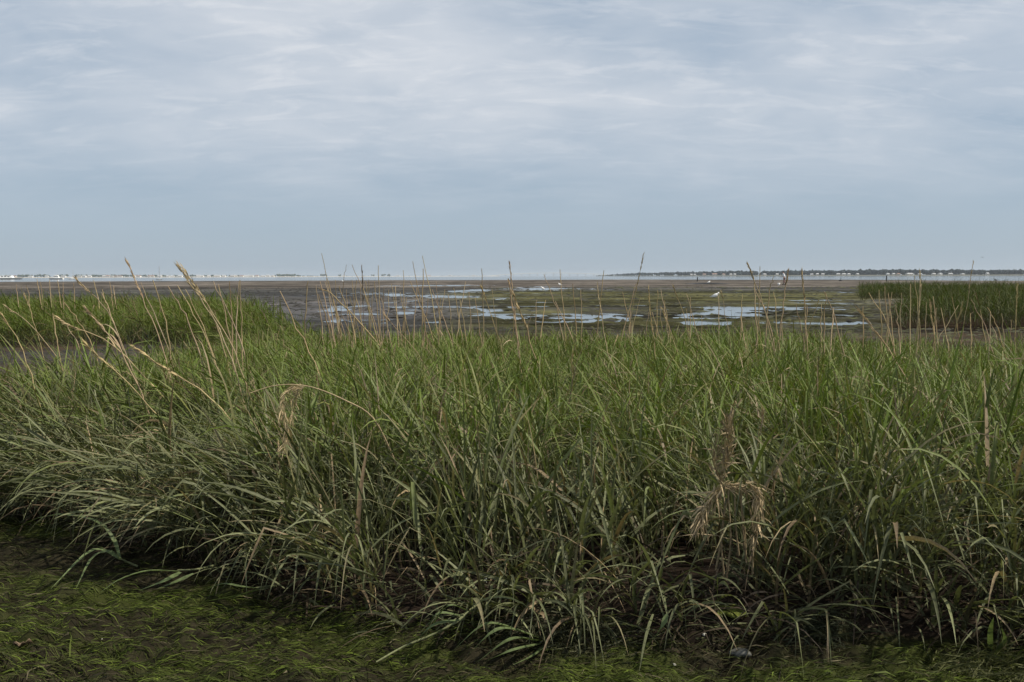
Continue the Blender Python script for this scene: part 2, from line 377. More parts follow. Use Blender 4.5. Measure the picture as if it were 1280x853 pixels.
# ------------------------------------------------------------------ grass blades
def ribbons(P, D, Ln, W, S, droop, twist, colA, colB, keel=False, wprof=None, kink=None):
    """N ribbons grown from P along D, bending under droop; returns V, Q, colours, and rows per ribbon"""
    n = len(P); p = P.copy(); d = D / np.linalg.norm(D, axis=1, keepdims=True); st = (Ln / S)[:, None]
    rows = []; k = 3 if keel else 2
    for s in range(S + 1):
        t = s / S
        if wprof is None: wd = np.clip(min(1.0, .62 + t * 2.2) * (1 - t ** 2.2) , 0.03, 1)
        else: wd = wprof(t)
        side = np.cross(d, [0, 0, 1.0]); side += 1e-4 * rng.standard_normal(side.shape) if s == 0 else 0
        side /= np.linalg.norm(side, axis=1, keepdims=True) + 1e-9
        nrm = np.cross(side, d); tw = (twist * (0.6 + .8 * t))[:, None]
        sv = side * np.cos(tw) + nrm * np.sin(tw); nv = np.cross(sv, d)
        h = (W * .5 * wd)[:, None]
        if keel: rows.append(np.stack([p - sv * h, p - nv * h * .45, p + sv * h], 1))
        else: rows.append(np.stack([p - sv * h, p + sv * h], 1))
        if s < S:
            g = droop * (.35 + 1.3 * t) / S
            if kink is not None: g = g + kink * (abs(t - .55) < .5 / S + 1e-6)
            d = d + np.array([0, 0, -1.0]) * g[:, None]; d /= np.linalg.norm(d, axis=1, keepdims=True)
            p = p + d * st
    V = np.stack(rows, 1)                                   # n, S+1, k, 3
    base = (np.arange(n) * (S + 1) * k)[:, None, None] + (np.arange(S) * k)[None, :, None] + np.arange(k - 1)[None, None, :]
    Q = np.stack([base, base + 1, base + k + 1, base + k], -1).reshape(n, -1, 4)
    T = np.linspace(0, 1, S + 1)[None, :, None, None]
    C = colA[:, None, None, :] * (1 - T) + colB[:, None, None, :] * T + np.zeros((n, S + 1, k, 1))
    return V, Q, C
GREEN = np.array([.108, .152, .025]); SILT = np.array([.134, .144, .070]); DEAD = np.array([.27, .205, .12]); BROWN = np.array([.12, .085, .05]); YEL = np.array([.17, .15, .045])
def pick_col(n, zrel, fd, dead_p, hue=None):
    """leaf colours: silt-coated low down, fresh green above, some dead"""
    g = GREEN * (0.75 + .5 * rng.random((n, 1))); g = lerp(g, YEL * .8, (rng.random((n, 1)) ** 4) * .8)
    fz = smooth(.10, .62, zrel - .38 * np.exp(-np.maximum(fd, 0) / 1.1) + .12 * smooth(2, 5, fd) + .1 * rng.standard_normal(n))[:, None]
    c = lerp(SILT * (.5 + .8 * rng.random((n, 1))), g, np.clip(fz, 0, 1))
    dd = rng.random(n) < dead_p; k = rng.random((n, 1)) ** 1.5
    c[dd] = lerp(DEAD, BROWN, k)[dd] * (.8 + .4 * rng.random((n, 1)))[dd]
    return c, dd
def lean_field(x, y):
    """mean lean of the plants: blown over to the left on the left, upright on the right"""
    px = 640 + F * x / y
    s = 1 - smooth(180, 560, px)
    fo = np.exp(-np.maximum(y - front_y(x), 0) / .28)       # fringe hangs out over the flat
    lx = -.60 * s - .05 + 1.1 * (fbm(x * 1.6, y * 1.6, 101, 3) - .5)
    ly = -.20 * s - .60 * fo + .8 * (fbm(x * 1.6, y * 1.6, 105, 3) - .5)
    return lx, ly
def grow(xy, hgt, nl, S, wmul, dens_far, keel, stemS=3, dead0=.10, lens=1.0, out=0.0):
    x, y = xy[:, 0], xy[:, 1]; n = len(x); d = y - front_y(x)
    z0 = gz(x, y) - .01
    lx, ly = lean_field(x, y); ly = ly - out
    lx = lx + .27 * rng.standard_normal(n); ly = ly + .25 * rng.standard_normal(n)
    lm = np.hypot(lx, ly); sc_ = np.minimum(1, 1.0 / np.maximum(lm, 1e-6)); lx *= sc_; ly *= sc_; lm = np.hypot(lx, ly)
    h = hgt * (.78 + .42 * rng.random(n))
    def stem(t):
        hh = h * t; off = h * (t ** 1.7) * .75
        return np.stack([x + lx * off, y + ly * off, z0 + hh * (1 - .28 * lm * lm * t)], 1)
    def tang(t):
        v = (stem(t + .02) - stem(t - .02)); return v / np.linalg.norm(v, axis=1, keepdims=True)
    out = []
    # culms
    cA, _ = pick_col(n, np.zeros(n) + .1, d, .3); cB, _ = pick_col(n, np.zeros(n) + .6, d, .05)
    v0 = stem(0.0); v1 = stem(.86); D0 = tang(.05)
    rows = []
    rr = rng.random(n) * math.pi; sd_ = np.stack([np.cos(rr), np.sin(rr), 0 * rr], 1)
    for s in range(stemS + 1):
        t = .86 * s / stemS; rows.append(np.stack([stem(t) - sd_ * (.0035 * wmul * (1.15 - .5 * t)), stem(t) + sd_ * (.0035 * wmul * (1.15 - .5 * t))], 1))
    V = np.stack(rows, 1); k = 2; base = (np.arange(n) * (stemS + 1) * k)[:, None, None] + (np.arange(stemS) * k)[None, :, None] + np.arange(1)[None, None, :]
    Q = np.stack([base, base + 1, base + k + 1, base + k], -1).reshape(n, -1, 4)
    T = np.linspace(0, 1, stemS + 1)[None, :, None, None]; C = cA[:, None, None] * (1 - T) + cB[:, None, None] * T + np.zeros((n, stemS + 1, k, 1))
    out.append((V, Q, C, None))
    az0 = rng.random(n) * 2 * math.pi
    for i in range(nl):
        t = (.04 + .88 * (i + .7 * rng.random(n)) / nl).clip(.05, .93)
        P = stem(t); T_ = tang(t)
        az = az0 + math.pi * (i % 2) + .5 * rng.standard_normal(n)
        az = np.arctan2(np.sin(az) + .45 * ly, np.cos(az) + .45 * lx)                   # leaves drift with the lean
        o = np.stack([np.cos(az), np.sin(az), 0 * az], 1)
        op = (.25 + .85 * rng.random(n) ** 1.3)[:, None] * (1.15 - .5 * t)[:, None]
        D = T_ + o * op
        zrel = (P[:, 2] - z0) / .65
        Ln = lens * (.24 + .22 * rng.random(n)) * (.75 + .5 * np.sin(t * 2.6)) * (hgt / .65) ** .6
        W = (.0050 + .0100 * rng.random(n) ** 1.5) * wmul
        dead_p = dead0 + .15 * (1 - smooth(.05, .38, t))
        cA, dd = pick_col(n, zrel, d, dead_p); cB = cA * (1.0 + .15 * rng.standard_normal((n, 1))).clip(.6, 1.4)
        tip = (rng.random(n) < .12) & ~dd; cB[tip] = lerp(cB, DEAD * .8, .8)[tip]
        dr = .35 + 1.5 * rng.random(n) ** 1.4 + dd * .7 * rng.random(n)
        kink = (rng.random(n) < .2) * (1.0 + rng.random(n))
        tw = .55 * rng.standard_normal(n)
        V, Q, C = ribbons(P, D, Ln, W, S, dr, tw, cA, cB, keel, kink=kink)
        out.append((V, Q, C, W * Ln))
    return out
def merge(parts):
    Vs, Qs, Cs, o = [], [], [], 0
    for V, Q, C, _ in parts:
        nv = V.shape[0] * V.shape[1] * V.shape[2]
        Vs.append(V.reshape(-1, 3)); Cs.append(C.reshape(-1, 3)); Qs.append(Q.reshape(-1, 4) + o); o += nv
    return np.concatenate(Vs), np.concatenate(Qs), np.concatenate(Cs)
def scatter(n, y0, y1, test, spread=.60):
    """random plants in the wedge of view (with a margin) between two distances"""
    y = np.sqrt(rng.random(n) * (y1 * y1 - y0 * y0) + y0 * y0); x = (rng.random(n) * 2 - 1) * spread * y
    k = test(x, y); return np.stack([x[k], y[k]], 1)
def height_at(x, y, base):
    return base * (.60 + .80 * fbm(x * 1.3, y * 1.3, 111, 4))

bed = empty('cordgrass_bed', (0, 5, 0))
tag(bed, 'dense bed of green cordgrass filling the foreground, its leaves hanging over the algae', 'grass')
def grow_zone(n, y0, y1, test, base, nl, S, wm, keel, spread=.62, **kw):
    xy = scatter(n, y0, y1, test, spread)
    return grow(xy, height_at(xy[:, 0], xy[:, 1], base), nl, S, wm, 0, keel, **kw)
near_f = lambda x, y: in_bed(x, y) & (y - front_y(x) < .45)
near_r = lambda x, y: in_bed(x, y) & (y - front_y(x) >= .45)
fringe = grow_zone(6600, 2.8, 7.0, near_f, .50, 7, 6, 1.3, True, .85, stemS=3, dead0=.07, lens=1.12)
drape_t = lambda x, y: (np.abs(y - front_y(x) - .05) < .15) & (fbm(x * 4, y * 4, 161, 3) > .5)
fringe += grow_zone(3600, 2.7, 6.0, drape_t, .25, 6, 6, 1.25, True, .85, stemS=2, dead0=.05, lens=1.5, out=.55)
near = grow_zone(13000, 3.4, 7.0, near_r, .50, 6, 5, 1.0, False, .8, dead0=.08)
midg = grow_zone(22000, 7.0, 10.5, in_bed, .44, 5, 3, .95, False, .68, dead0=.08, lens=.85)
farg = grow_zone(24000, 10.5, 15.5, in_bed, .40, 4, 2, 1.35, False, stemS=1, dead0=.06, lens=.85)

# the leaves of the fringe that show largest become parts of their own
cand = []
for li, (V, Q, C, A) in enumerate(fringe):
    if A is None: continue
    mid = V[:, V.shape[1] // 2].mean(1); tipp = V[:, -1].mean(1)
    px, py = px_of(mid[:, 0], mid[:, 1], mid[:, 2])
    out_ = front_y(mid[:, 0]) + .12 - mid[:, 1]
    ext = np.linalg.norm((V[:, 0].mean(1) - tipp)[:, [0, 2]], axis=1)
    score = A * ext / mid[:, 1] ** 2 * (px > 5) * (px < 1275) * (py < 845) * smooth(-.2, .1, out_) * (mid[:, 2] > .06)
    for j in np.argsort(-score)[:120]: cand.append((score[j], li, j))
cand.sort(reverse=True); chosen = {}
for s_, li, j in cand[:290]: chosen.setdefault(li, []).append(j)
rest = []
for li, part in enumerate(fringe):
    V, Q, C, A = part
    if li in chosen:
        sel = np.zeros(len(V), bool); sel[chosen[li]] = True
        S1, k = V.shape[1], V.shape[2]
        for j in chosen[li]:
            mesh_obj('leaf', V[j].reshape(-1, 3), Q[j] - j * S1 * k, M['blade'], bed, C[j].reshape(-1, 3), True)
        keep = ~sel; V = V[keep]; C = C[keep]; nq = Q[:keep.sum()]; Q = nq
    rest.append((V, Q, C, A))
V, Q, C = merge(rest + near + midg + farg)
o = mesh_obj('grass_blades', V, Q, M['blade'], bed, C, True); o['kind'] = 'stuff'

def far_bed(name, label, n, y0, y1, test, base, nl, S, wm, spread, dark=1.0, xr=None):
    y = np.sqrt(rng.random(n) * (y1 * y1 - y0 * y0) + y0 * y0); x = (rng.random(n) * (xr[1] - xr[0]) + xr[0]) * y
    k = test(x, y); xy = np.stack([x[k], y[k]], 1)
    pxx = 640 + F * xy[:, 0] / xy[:, 1]
    base = base * (1 - .3 * smooth(290, 390, pxx) * (pxx < 500)) * (1 - .4 * (1 - smooth(1110, 1175, pxx)) * (pxx > 900) * (xy[:, 1] < 45))
    parts = grow(xy, base * (.45 + 1.1 * fbm(xy[:, 0] * .55, xy[:, 1] * .55, 171, 4, .6)), nl, S, wm, 0, False, stemS=1, dead0=.05, lens=1.15)
    V, Q, C = merge(parts); C = C * dark
    o = mesh_obj(name, V, Q, M['far_blade'], None, C, True); tag(o, label, 'grass', None, 'stuff'); return o
far_bed('cordgrass_bank', 'green cordgrass bank beyond the muddy gap at left', 17000, 13, 34, in_left, .56, 5, 2, 1.9, 1, .82, (-.78, -.19))
far_bed('cordgrass_island', 'dark green clump of marsh grass standing on the mud at right', 19000, 22, 67, in_right, .58, 5, 2, 2.0, 1, .44, (.33, .8))

# ------------------------------------------------------------------ algae on the near flat
def algae():
    n = 150000
    y = 2.55 + 3.3 * rng.random(n) ** 1.3; x = (rng.random(n) * 2 - 1) * (.78 * y + .1)
    q = fbm(x * 2.2, y * 3.8, 91, 5, .6); q2 = fbm(x * 1.1 + 5, y * 2.2, 95, 4)
    keep = (y < front_y(x) - .02 + .10 * rng.random(n)) & (rng.random(n) < .72 + .5 * smooth(.36, .56, q)) & ~((x > .92) & (y > 3.17 + .05 * rng.standard_normal(n)))
    x, y, q, q2 = x[keep], y[keep], q[keep], q2[keep]; n = len(x)
    fl = .5 * (fbm(x * 1.2, y * 1.2, 131) - .5) * 3 + .5 * rng.standard_normal(n)
    flip = rng.random(n) < .5; a = fl + math.pi * flip
    D = np.stack([np.cos(a), np.sin(a) * .5, .08 + .20 * rng.standard_normal(n)], 1)
    P = np.stack([x, y, gz(x, y) + .002 + .008 * rng.random(n)], 1)
    g = smooth(.44, .60, q * .55 + q2 * .45 + .03 * rng.standard_normal(n) - .06 * smooth(3.3, 4.2, y) + .05 * (1 - smooth(-.5, .6, x)))[:, None]
    olive = np.array([.040, .037, .017]); bright = np.array([.092, .125, .018]); mid_ = np.array([.044, .056, .014])
    c = lerp(olive, mid_, smooth(.3, .6, q + .1 * rng.standard_normal(n))[:, None]); c = lerp(c, bright, g * (rng.random((n, 1)) ** .7))
    br = rng.random(n) < .10; c[br] = np.array([.10, .085, .05]) * (.5 + .8 * rng.random((n, 1)))[br]
    c *= (.25 + 1.3 * rng.random((n, 1)) ** 1.3)
    Ln = .012 + .08 * rng.random(n) ** 2.0; W = .0016 + .0045 * rng.random(n) ** 2.5
    V, Q, C = ribbons(P, D, Ln, W, 2, .75 + .5 * rng.random(n), .5 * rng.standard_normal(n), c, c * .9, wprof=lambda t: .35 + .65 * math.sin(math.pi * min(1, t * .9 + .1)))
    # sideways curl
    t = np.linspace(0, 1, 3)[None, :, None]; cu = (rng.standard_normal(n) * .02)[:, None, None]
    V[..., 1] += cu * t ** 2; V[..., 2] = np.maximum(V[..., 2], gz(V[..., 0].ravel(), V[..., 1].ravel()).reshape(V.shape[:-1]) + .002)
    V, Q, C = merge([(V, Q, C, None)])
    tag(mesh_obj('green_algae', V, Q, M['algae'], None, C, True), 'stringy wet green algae lying on the flat in front of the grass', 'algae', None, 'stuff')
algae()

# small weed and mud lumps that speckle the flat
def mud_weed():
    n = 26000
    y = 13.0 * (110 / 13.0) ** (rng.random(n) ** .8); b = -.68 + 1.4 * rng.random(n); x = b * y; px = 640 + F * b
    z, c, wet = ground_fn(x, y); q = fbm(x * .25, y * .35, 181, 5, .65)
    keep = (z > WATER_Z + .004) & (rng.random(n) < .12 + 1.1 * smooth(.42, .62, q)) & ~in_left(x, y) & ~in_right(x, y) & ~in_bed(x, y)
    x, y, z, px = x[keep], y[keep], z[keep], px[keep]; n = len(x)
    r = (.05 + .16 * rng.random(n) ** 2) * (y / 30) ** .45; h = (.012 + .035 * rng.random(n) ** 2) * (y / 30) ** .4
    k = 6; a = np.arange(k) * 2 * math.pi / k; jr = .55 + .9 * rng.random((n, k))
    V = np.zeros((n, k + 1, 3)); V[:, :k, 0] = x[:, None] + r[:, None] * 1.7 * jr * np.cos(a); V[:, :k, 1] = y[:, None] + r[:, None] * jr * np.sin(a); V[:, :k, 2] = (z - .02)[:, None]
    V[:, k] = np.stack([x + .3 * r * rng.standard_normal(n), y, z + h], 1)
    i = np.arange(n)[:, None] * (k + 1); j = np.arange(k)[None]; Q = np.stack([i + j, i + (j + 1) % k, i + k + 0 * j], -1).reshape(-1, 3)
    col = lerp(np.array([.030, .027, .022]), np.array([.062, .064, .022]), (smooth(500, 700, px) * rng.random(n))[:, None]); col = col * (.6 + .9 * rng.random((n, 1)))
    C = np.repeat(col, k + 1, 0); tag(mesh_obj('mud_weed', V.reshape(-1, 3), Q, M['straw'], None, C, True), 'scattered weed and mud lumps speckling the tidal flat', 'seaweed', None, 'stuff')
mud_weed()

# dead leaf litter at the foot of the grass
def litter():
    n = 2400
    x = (rng.random(n) * 2 - 1) * 3.2; y = front_y(x) + .55 * rng.random(n) ** 1.2 - .12
    keep = np.abs(x) < .62 * y; x, y = x[keep], y[keep]; n = len(x)
    a = rng.random(n) * 2 * math.pi; D = np.stack([np.cos(a), np.sin(a) * .6 - .35, .35 + .5 * rng.standard_normal(n)], 1)
    P = np.stack([x, y, gz(x, y) + .01 + .16 * rng.random(n) ** 2.5], 1)
    k = rng.random((n, 1)); c = lerp(DEAD * .38, BROWN * .28, k ** .6) * (.5 + .6 * rng.random((n, 1)))
    gsel = rng.random(n) < .35; c[gsel] = SILT * (.4 + .6 * rng.random((n, 1)))[gsel]
    V, Q, C = ribbons(P, D, .10 + .22 * rng.random(n), .004 + .007 * rng.random(n), 5, .6 + 1.6 * rng.random(n), .8 * rng.standard_normal(n), c, c * .8)
    V[..., 2] = np.maximum(V[..., 2], gz(V[..., 0].ravel(), V[..., 1].ravel()).reshape(V.shape[:-1]) + .004)
    V, Q, C = merge([(V, Q, C, None)])
    tag(mesh_obj('grass_litter', V, Q, M['straw'], None, C, True), 'brown dead leaf litter tangled at the foot of the grass', 'leaf litter', None, 'stuff')
litter()

# ------------------------------------------------------------------ dry seed stalks
def spline(pts, n):
    P = [np.asarray(p, float) for p in pts]; P = [2 * P[0] - P[1]] + P + [2 * P[-1] - P[-2]]; out = []
    m = len(P) - 3
    for i in range(n + 1):
        q = i / n * m; k = min(int(q), m - 1); t = q - k; a, b, c, d = P[k:k + 4]
        out.append(.5 * (2 * b + (c - a) * t + (2 * a - 5 * b + 4 * c - d) * t * t + (3 * b - a - 3 * c + d) * t ** 3))
    return np.array(out)
def straw_col(n, base): return np.tile(base, (n, 1)) * (.8 + .4 * rng.random((n, 1)))
def tube_np(pts, rad, k=5):
    mb = MB().tube([tuple(p) for p in pts], list(rad), k, cap=False)
    return np.array(mb.V), np.array(mb.Fc)
STRAW = np.array([.40, .31, .185])
def stalk(name, tip, low, d, r, label, group=None, head=.0, tone=1.0, parts=True, cat='dry stalk'):
    """tip and low: photo pixels of the tip and of where it sinks into the grass; d: distance ahead"""
    T = at(*tip, d + rng.uniform(-.12, .12)); Lw = at(*low, d)
    if Lw[2] > .12:
        sl = (Lw - T) / max(T[2] - Lw[2], .02); sl[0] = np.clip(sl[0], -2.2, 2.2)
        g = float(gz(Lw[0], Lw[1])[0])
        B = np.array([Lw[0] + sl[0] * (Lw[2] - g) * .55, Lw[1], g - .02]); pts = spline([B, Lw, T], 14)
    else: pts = spline([Lw, (Lw + T) / 2 + rng.normal(0, .01, 3), T], 10)
    n = len(pts); t = np.linspace(0, 1, n); pts[1:-1] += rng.normal(0, .004, (n - 2, 3))
    rad = r * (1.1 - .65 * t)
    base = STRAW * tone * rng.uniform(.85, 1.12) * np.array([1, rng.uniform(.94, 1.03), rng.uniform(.85, 1.1)])
    root = empty(name, tuple(pts[0])) if parts else None
    V, Q = tube_np(pts, rad, 5)
    if not parts:
        o = mesh_obj(name, V, Q, M['straw'], None, np.repeat(straw_col(n, base), 5, 0)); tag(o, label, cat, group); return o
    tag(root, label, cat, group)
    mesh_obj('stem', V, Q, M['straw'], root, np.repeat(straw_col(n, base), 5, 0))
    if head > 0:                              # spike of pressed spikelets along the top
        L_ = np.linalg.norm(np.diff(pts, axis=0), axis=1).sum(); f0 = max(0.0, 1 - head / L_)
        m = int(26 + head * 120); q = np.sort(f0 + (1 - f0) * rng.random(m) ** .9)
        P = np.stack([np.interp(q, t, pts[:, i]) for i in range(3)], 1); dd = np.stack([np.interp(q, t, np.gradient(pts[:, i])) for i in range(3)], 1)
        dd /= np.linalg.norm(dd, axis=1, keepdims=True); D = dd + .10 * rng.standard_normal((m, 3))
        c = base * 1.08 * (.75 + .5 * rng.random((m, 1)))
        V, Q, C = ribbons(P + .0025 * rng.standard_normal((m, 3)), D, .022 + .03 * rng.random(m), np.full(m, r * 1.2), 2, .2 + .3 * rng.random(m), 3 * rng.random(m), c, c)
        V, Q, C = merge([(V, Q, C, None)]); mesh_obj('seed_head', V, Q, M['straw'], root, C)
    if rng.random() < .6:                     # a withered leaf still on the stem
        i = int(rng.integers(4, 9)); sgn = rng.choice([-1, 1])
        V, Q, C = ribbons(pts[i][None], np.array([[sgn * .5, rng.normal(0, .3), .8]]), np.array([rng.uniform(.12, .26)]), np.array([r * 2.0]), 6, np.array([rng.uniform(.8, 2.4)]), np.array([.5]), base[None] * .9, base[None] * 1.05)
        V, Q, C = merge([(V, Q, C, None)]); mesh_obj('withered_leaf', V, Q, M['straw'], root, C)
    return root
STALKS = [  # tip, low end, distance, radius, seed head length, label
 ((158, 326), (202, 432), 6.6, .0062, .35, 'tall straw stalk leaning left, crossing the far white houses at left'),
 ((223, 333), (281, 428), 6.0, .0066, .30, 'front one of two thick straw spikes side by side above the left bank'),
 ((229, 335), (292, 440), 6.1, .0066, .30, 'second of two thick straw spikes side by side above the left bank'),
 ((95, 348), (142, 405), 6.4, .0055, .30, 'straw stalk with bent tip pointing at the white motor boat'),
 ((108, 387), (158, 452), 5.9, .0070, .30, 'ragged straw spike with split tip in front of the left bank'),
 ((0, 391), (34, 452), 5.8, .0060, .2, 'arched straw stalk entering the picture at the left edge'),
 ((74, 399), (158, 447), 6.1, .0060, .28, 'pale straw stalk lying almost flat over the muddy gap'),
 ((105, 428), (196, 520), 5.4, .0060, .22, 'long straw stalk leaning left over the near grass at left'),
 ((166, 433), (276, 512), 5.3, .0075, .36, 'thick straw stalk bent far left across the near grass'),
 ((31, 369), (47, 418), 8.5, .0055, .2, 'thin straw stalk in front of the bank near the left edge'),
 ((8, 383), (55, 425), 7.4, .0055, .2, 'slanted straw stalk with loose seeds near the left edge'),
 ((350, 364), (399, 470), 6.2, .0068, .0, 'thick broken-off straw stalk leaning left, beside the pools'),
 ((433, 331), (428, 366), 11.0, .0058, .0, 'short dark stalk standing against the sky left of centre'),
 ((452, 334), (456, 435), 9.5, .0058, .3, 'darkest upright stalk in the cluster left of centre'),
 ((480, 393), (528, 452), 7.6, .0048, .1, 'pale straw stalk leaning left below the cluster left of centre'),
 ((602, 360), (628, 440), 8.0, .0062, .15, 'left one of two straw stalks left of the middle'),
 ((637, 330), (646, 420), 9.0, .0070, .3, 'upright straw stalk touching the sky at the middle'),
 ((636, 352), (652, 462), 6.6, .0085, .35, 'thick frayed straw stalk in front of the middle pools'),
 ((642, 368), (676, 470), 6.5, .0085, .30, 'thick straw stalk leaning left right beside the frayed one'),
 ((668, 384), (660, 410), 10.5, .0055, .0, 'short black stalk in front of the middle pool'),
 ((804, 319), (780, 440), 10.0, .0058, .3, 'tallest thin stalk, leaning right against the sky right of the middle'),
 ((747, 357), (764, 480), 8.4, .0062, .2, 'curved straw stalk with hooked tip right of the middle pool'),
 ((811, 362), (821, 470), 7.6, .0070, .35, 'upright straw stalk with bulky seed head right of the middle'),
 ((842, 359), (859, 410), 10.5, .0060, .2, 'leaning straw stalk just left of the large gull'),
 ((828, 387), (858, 475), 7.6, .0052, .1, 'straw stalk leaning left below the large gull'),
 ((902, 366), (912, 420), 10.0, .0055, .1, 'straw stalk just right of the large gull'),
 ((935, 331), (957, 392), 8.6, .0078, .25, 'thick forked straw stalk left of the person in white'),
 ((985, 340), (978, 390), 8.6, .0080, .25, 'straw stalk with nodding seeds in front of the person in white'),
 ((1002, 337), (1012, 480), 7.2, .0085, .4, 'tallest thick golden stalk right of the person in white'),
 ((1073, 387), (1137, 480), 5.6, .0058, .3, 'pale diagonal straw stalk with feathery tip at right'),
 ((1150, 341), (1146, 450), 9.0, .0085, .4, 'thick golden stalk in front of the island at right'),
 ((1217, 327), (1200, 440), 10.5, .0052, .25, 'tallest thin stalk in front of the island at right'),
 ((1163, 378), (1172, 478), 8.0, .0070, .3, 'left leg of the crossed straw stalks before the island'),
 ((1203, 378), (1180, 470), 8.2, .0070, .3, 'right leg of the crossed straw stalks before the island'),
 ((1272, 355), (1267, 470), 8.0, .0065, .4, 'upright straw stalk with thick seeds near the right edge'),
 ((1087, 480), (1096, 580), 4.9, .0040, .1, 'thin pale stalk standing within the near grass at right'),
 ((716, 440), (712, 530), 5.6, .0050, .28, 'straw seed spike within the green grass right of the middle'),
 ((953, 515), (942, 600), 4.4, .0042, .06, 'thin grey stalk with curled tip beside the hanging straw tangle'),
]
for tip, low, d, r, hd, lab in STALKS:
    dark = 'dark' in lab or 'black' in lab
    stalk('dry_stalk', tip, low, d, r * .78, lab, 'dry seed stalks above the grass', hd, .45 if dark else 1.0)
GROUPS = [
 ('thin dry stalk on the crest of the far left bank', 22.0, .009, [((33, 357), (36, 372)), ((46, 349), (50, 372)), ((50, 352), (53, 374)), ((62, 350), (63, 372)), ((72, 351), (75, 372)), ((79, 353), (79, 374)), ((117, 350), (122, 372)), ((128, 362), (131, 375)), ((20, 356), (22, 372)), ((92, 354), (93, 372)), ((137, 352), (140, 374)), ((142, 357), (144, 376))]),
 ('thin dry stalk leaning before the left bank', 7.8, .0042, [((127, 366), (150, 425)), ((176, 353), (206, 425)), ((191, 350), (209, 415)), ((210, 358), (240, 415)), ((222, 357), (258, 425)), ((232, 362), (262, 430)), ((267, 352), (300, 425)), ((273, 356), (288, 425)), ((287, 352), (290, 405)), ((300, 350), (302, 410)), ((299, 352), (296, 400)), ((80, 378), (112, 425)), ((66, 392), (74, 440)), ((84, 408), (104, 445)), ((245, 355), (275, 420))]),
 ('thin dry stalk in the cluster left of centre', 11.5, .0055, [((385, 351), (383, 378)), ((395, 357), (402, 405)), ((400, 352), (418, 430)), ((398, 360), (426, 378)), ((402, 317), (424, 410)), ((408, 348), (415, 395)), ((419, 350), (422, 400)), ((440, 350), (443, 395)), ((446, 350), (442, 410)), ((440, 331), (466, 395)), ((457, 352), (464, 425)), ((461, 350), (461, 420)), ((473, 332), (476, 410)), ((404, 362), (414, 420)), ((411, 356), (432, 425)), ((428, 395), (440, 430)), ((480, 360), (479, 410)), ((486, 362), (484, 420)), ((504, 338), (506, 420)), ((516, 327), (530, 400)), ((528, 320), (546, 410)), ((529, 336), (528, 400)), ((494, 358), (497, 410)), ((513, 352), (540, 420)), ((551, 372), (548, 430)), ((406, 352), (421, 400)), ((413, 365), (425, 410)), ((433, 362), (436, 415)), ((437, 370), (449, 420)), ((450, 356), (452, 415)), ((454, 360), (470, 420)), ((466, 365), (463, 420)), ((489, 355), (500, 415)), ((500, 365), (512, 425)), ((521, 360), (517, 420)), ((535, 372), (530, 425)), ((556, 362), (549, 415)), ((560, 368), (566, 425)), ((540, 362), (562, 420)), ((398, 368), (412, 415)), ((424, 358), (440, 405)), ((444, 366), (456, 425)), ((468, 352), (474, 415)), ((476, 372), (488, 425)), ((508, 372), (503, 420)), ((545, 352), (551, 415)), ((567, 360), (578, 425)), ((582, 352), (571, 420)), ((594, 372), (602, 430)), ((575, 375), (583, 430)), ((586, 365), (590, 430))]),
 ('thin dry stalk between middle and large gull', 11.5, .005, [((602, 336), (604, 400)), ((615, 362), (622, 425)), ((680, 343), (698, 395)), ((700, 337), (705, 400)), ((716, 355), (720, 410)), ((726, 362), (727, 405)), ((755, 338), (748, 400)), ((778, 365), (790, 420)), ((795, 355), (775, 430)), ((826, 362), (834, 410)), ((863, 372), (863, 420)), ((877, 395), (878, 450)), ((790, 400), (792, 450)), ((642, 395), (640, 450))]),
 ('thin dry stalk in the row before the island', 9.5, .005, [((942, 346), (945, 410)), ((950, 333), (948, 400)), ((967, 345), (960, 380)), ((967, 365), (971, 400)), ((928, 368), (926, 410)), ((1032, 366), (1030, 410)), ((1042, 385), (1039, 425)), ((1106, 358), (1110, 440)), ((1110, 366), (1117, 440)), ((1115, 365), (1106, 440)), ((1127, 366), (1125, 450)), ((1138, 355), (1137, 430)), ((1143, 345), (1152, 440)), ((1152, 355), (1144, 440)), ((1190, 371), (1200, 430)), ((1225, 387), (1238, 465)), ((1238, 390), (1236, 450)), ((1234, 384), (1252, 425)), ((1170, 385), (1166, 440)), ((1176, 385), (1186, 440)), ((1264, 400), (1262, 460))]),
]
_O1 = 'first second third fourth fifth sixth seventh eighth ninth tenth eleventh twelfth thirteenth fourteenth fifteenth sixteenth seventeenth eighteenth nineteenth'.split()
_T = {2: 'twent', 3: 'thirt', 4: 'fort', 5: 'fift', 6: 'sixt'}
def ordinal(i):
    if i <= 19: return _O1[i - 1]
    return _T[i // 10] + ('ieth' if i % 10 == 0 else 'y-' + _O1[i % 10 - 1])
_g = np.random.default_rng(23)
for gi, x0, x1, n_ in ((3, 655, 900, 14), (4, 920, 1275, 20)):
    for _ in range(n_):
        a = _g.uniform(x0, x1); b = _g.uniform(358, 396) + (12 if a > 1100 else 0); GROUPS[gi][3].append(((round(a, 1), round(b, 1)), (round(a + _g.normal(4, 9), 1), round(b + _g.uniform(40, 60), 1))))
for lab, d, r, items in GROUPS:
    for i, (tip, low) in enumerate(sorted(items)):
        stalk('thin_dry_stalk', tip, low, d * rng.uniform(.92, 1.08), r * 1.45 * rng.uniform(.8, 1.2), lab.replace('thin dry stalk', ordinal(i + 1) + ' thin dry stalk from the left'), lab.replace('dry stalk', 'dry stalks'), .2, 1.0, parts=False)

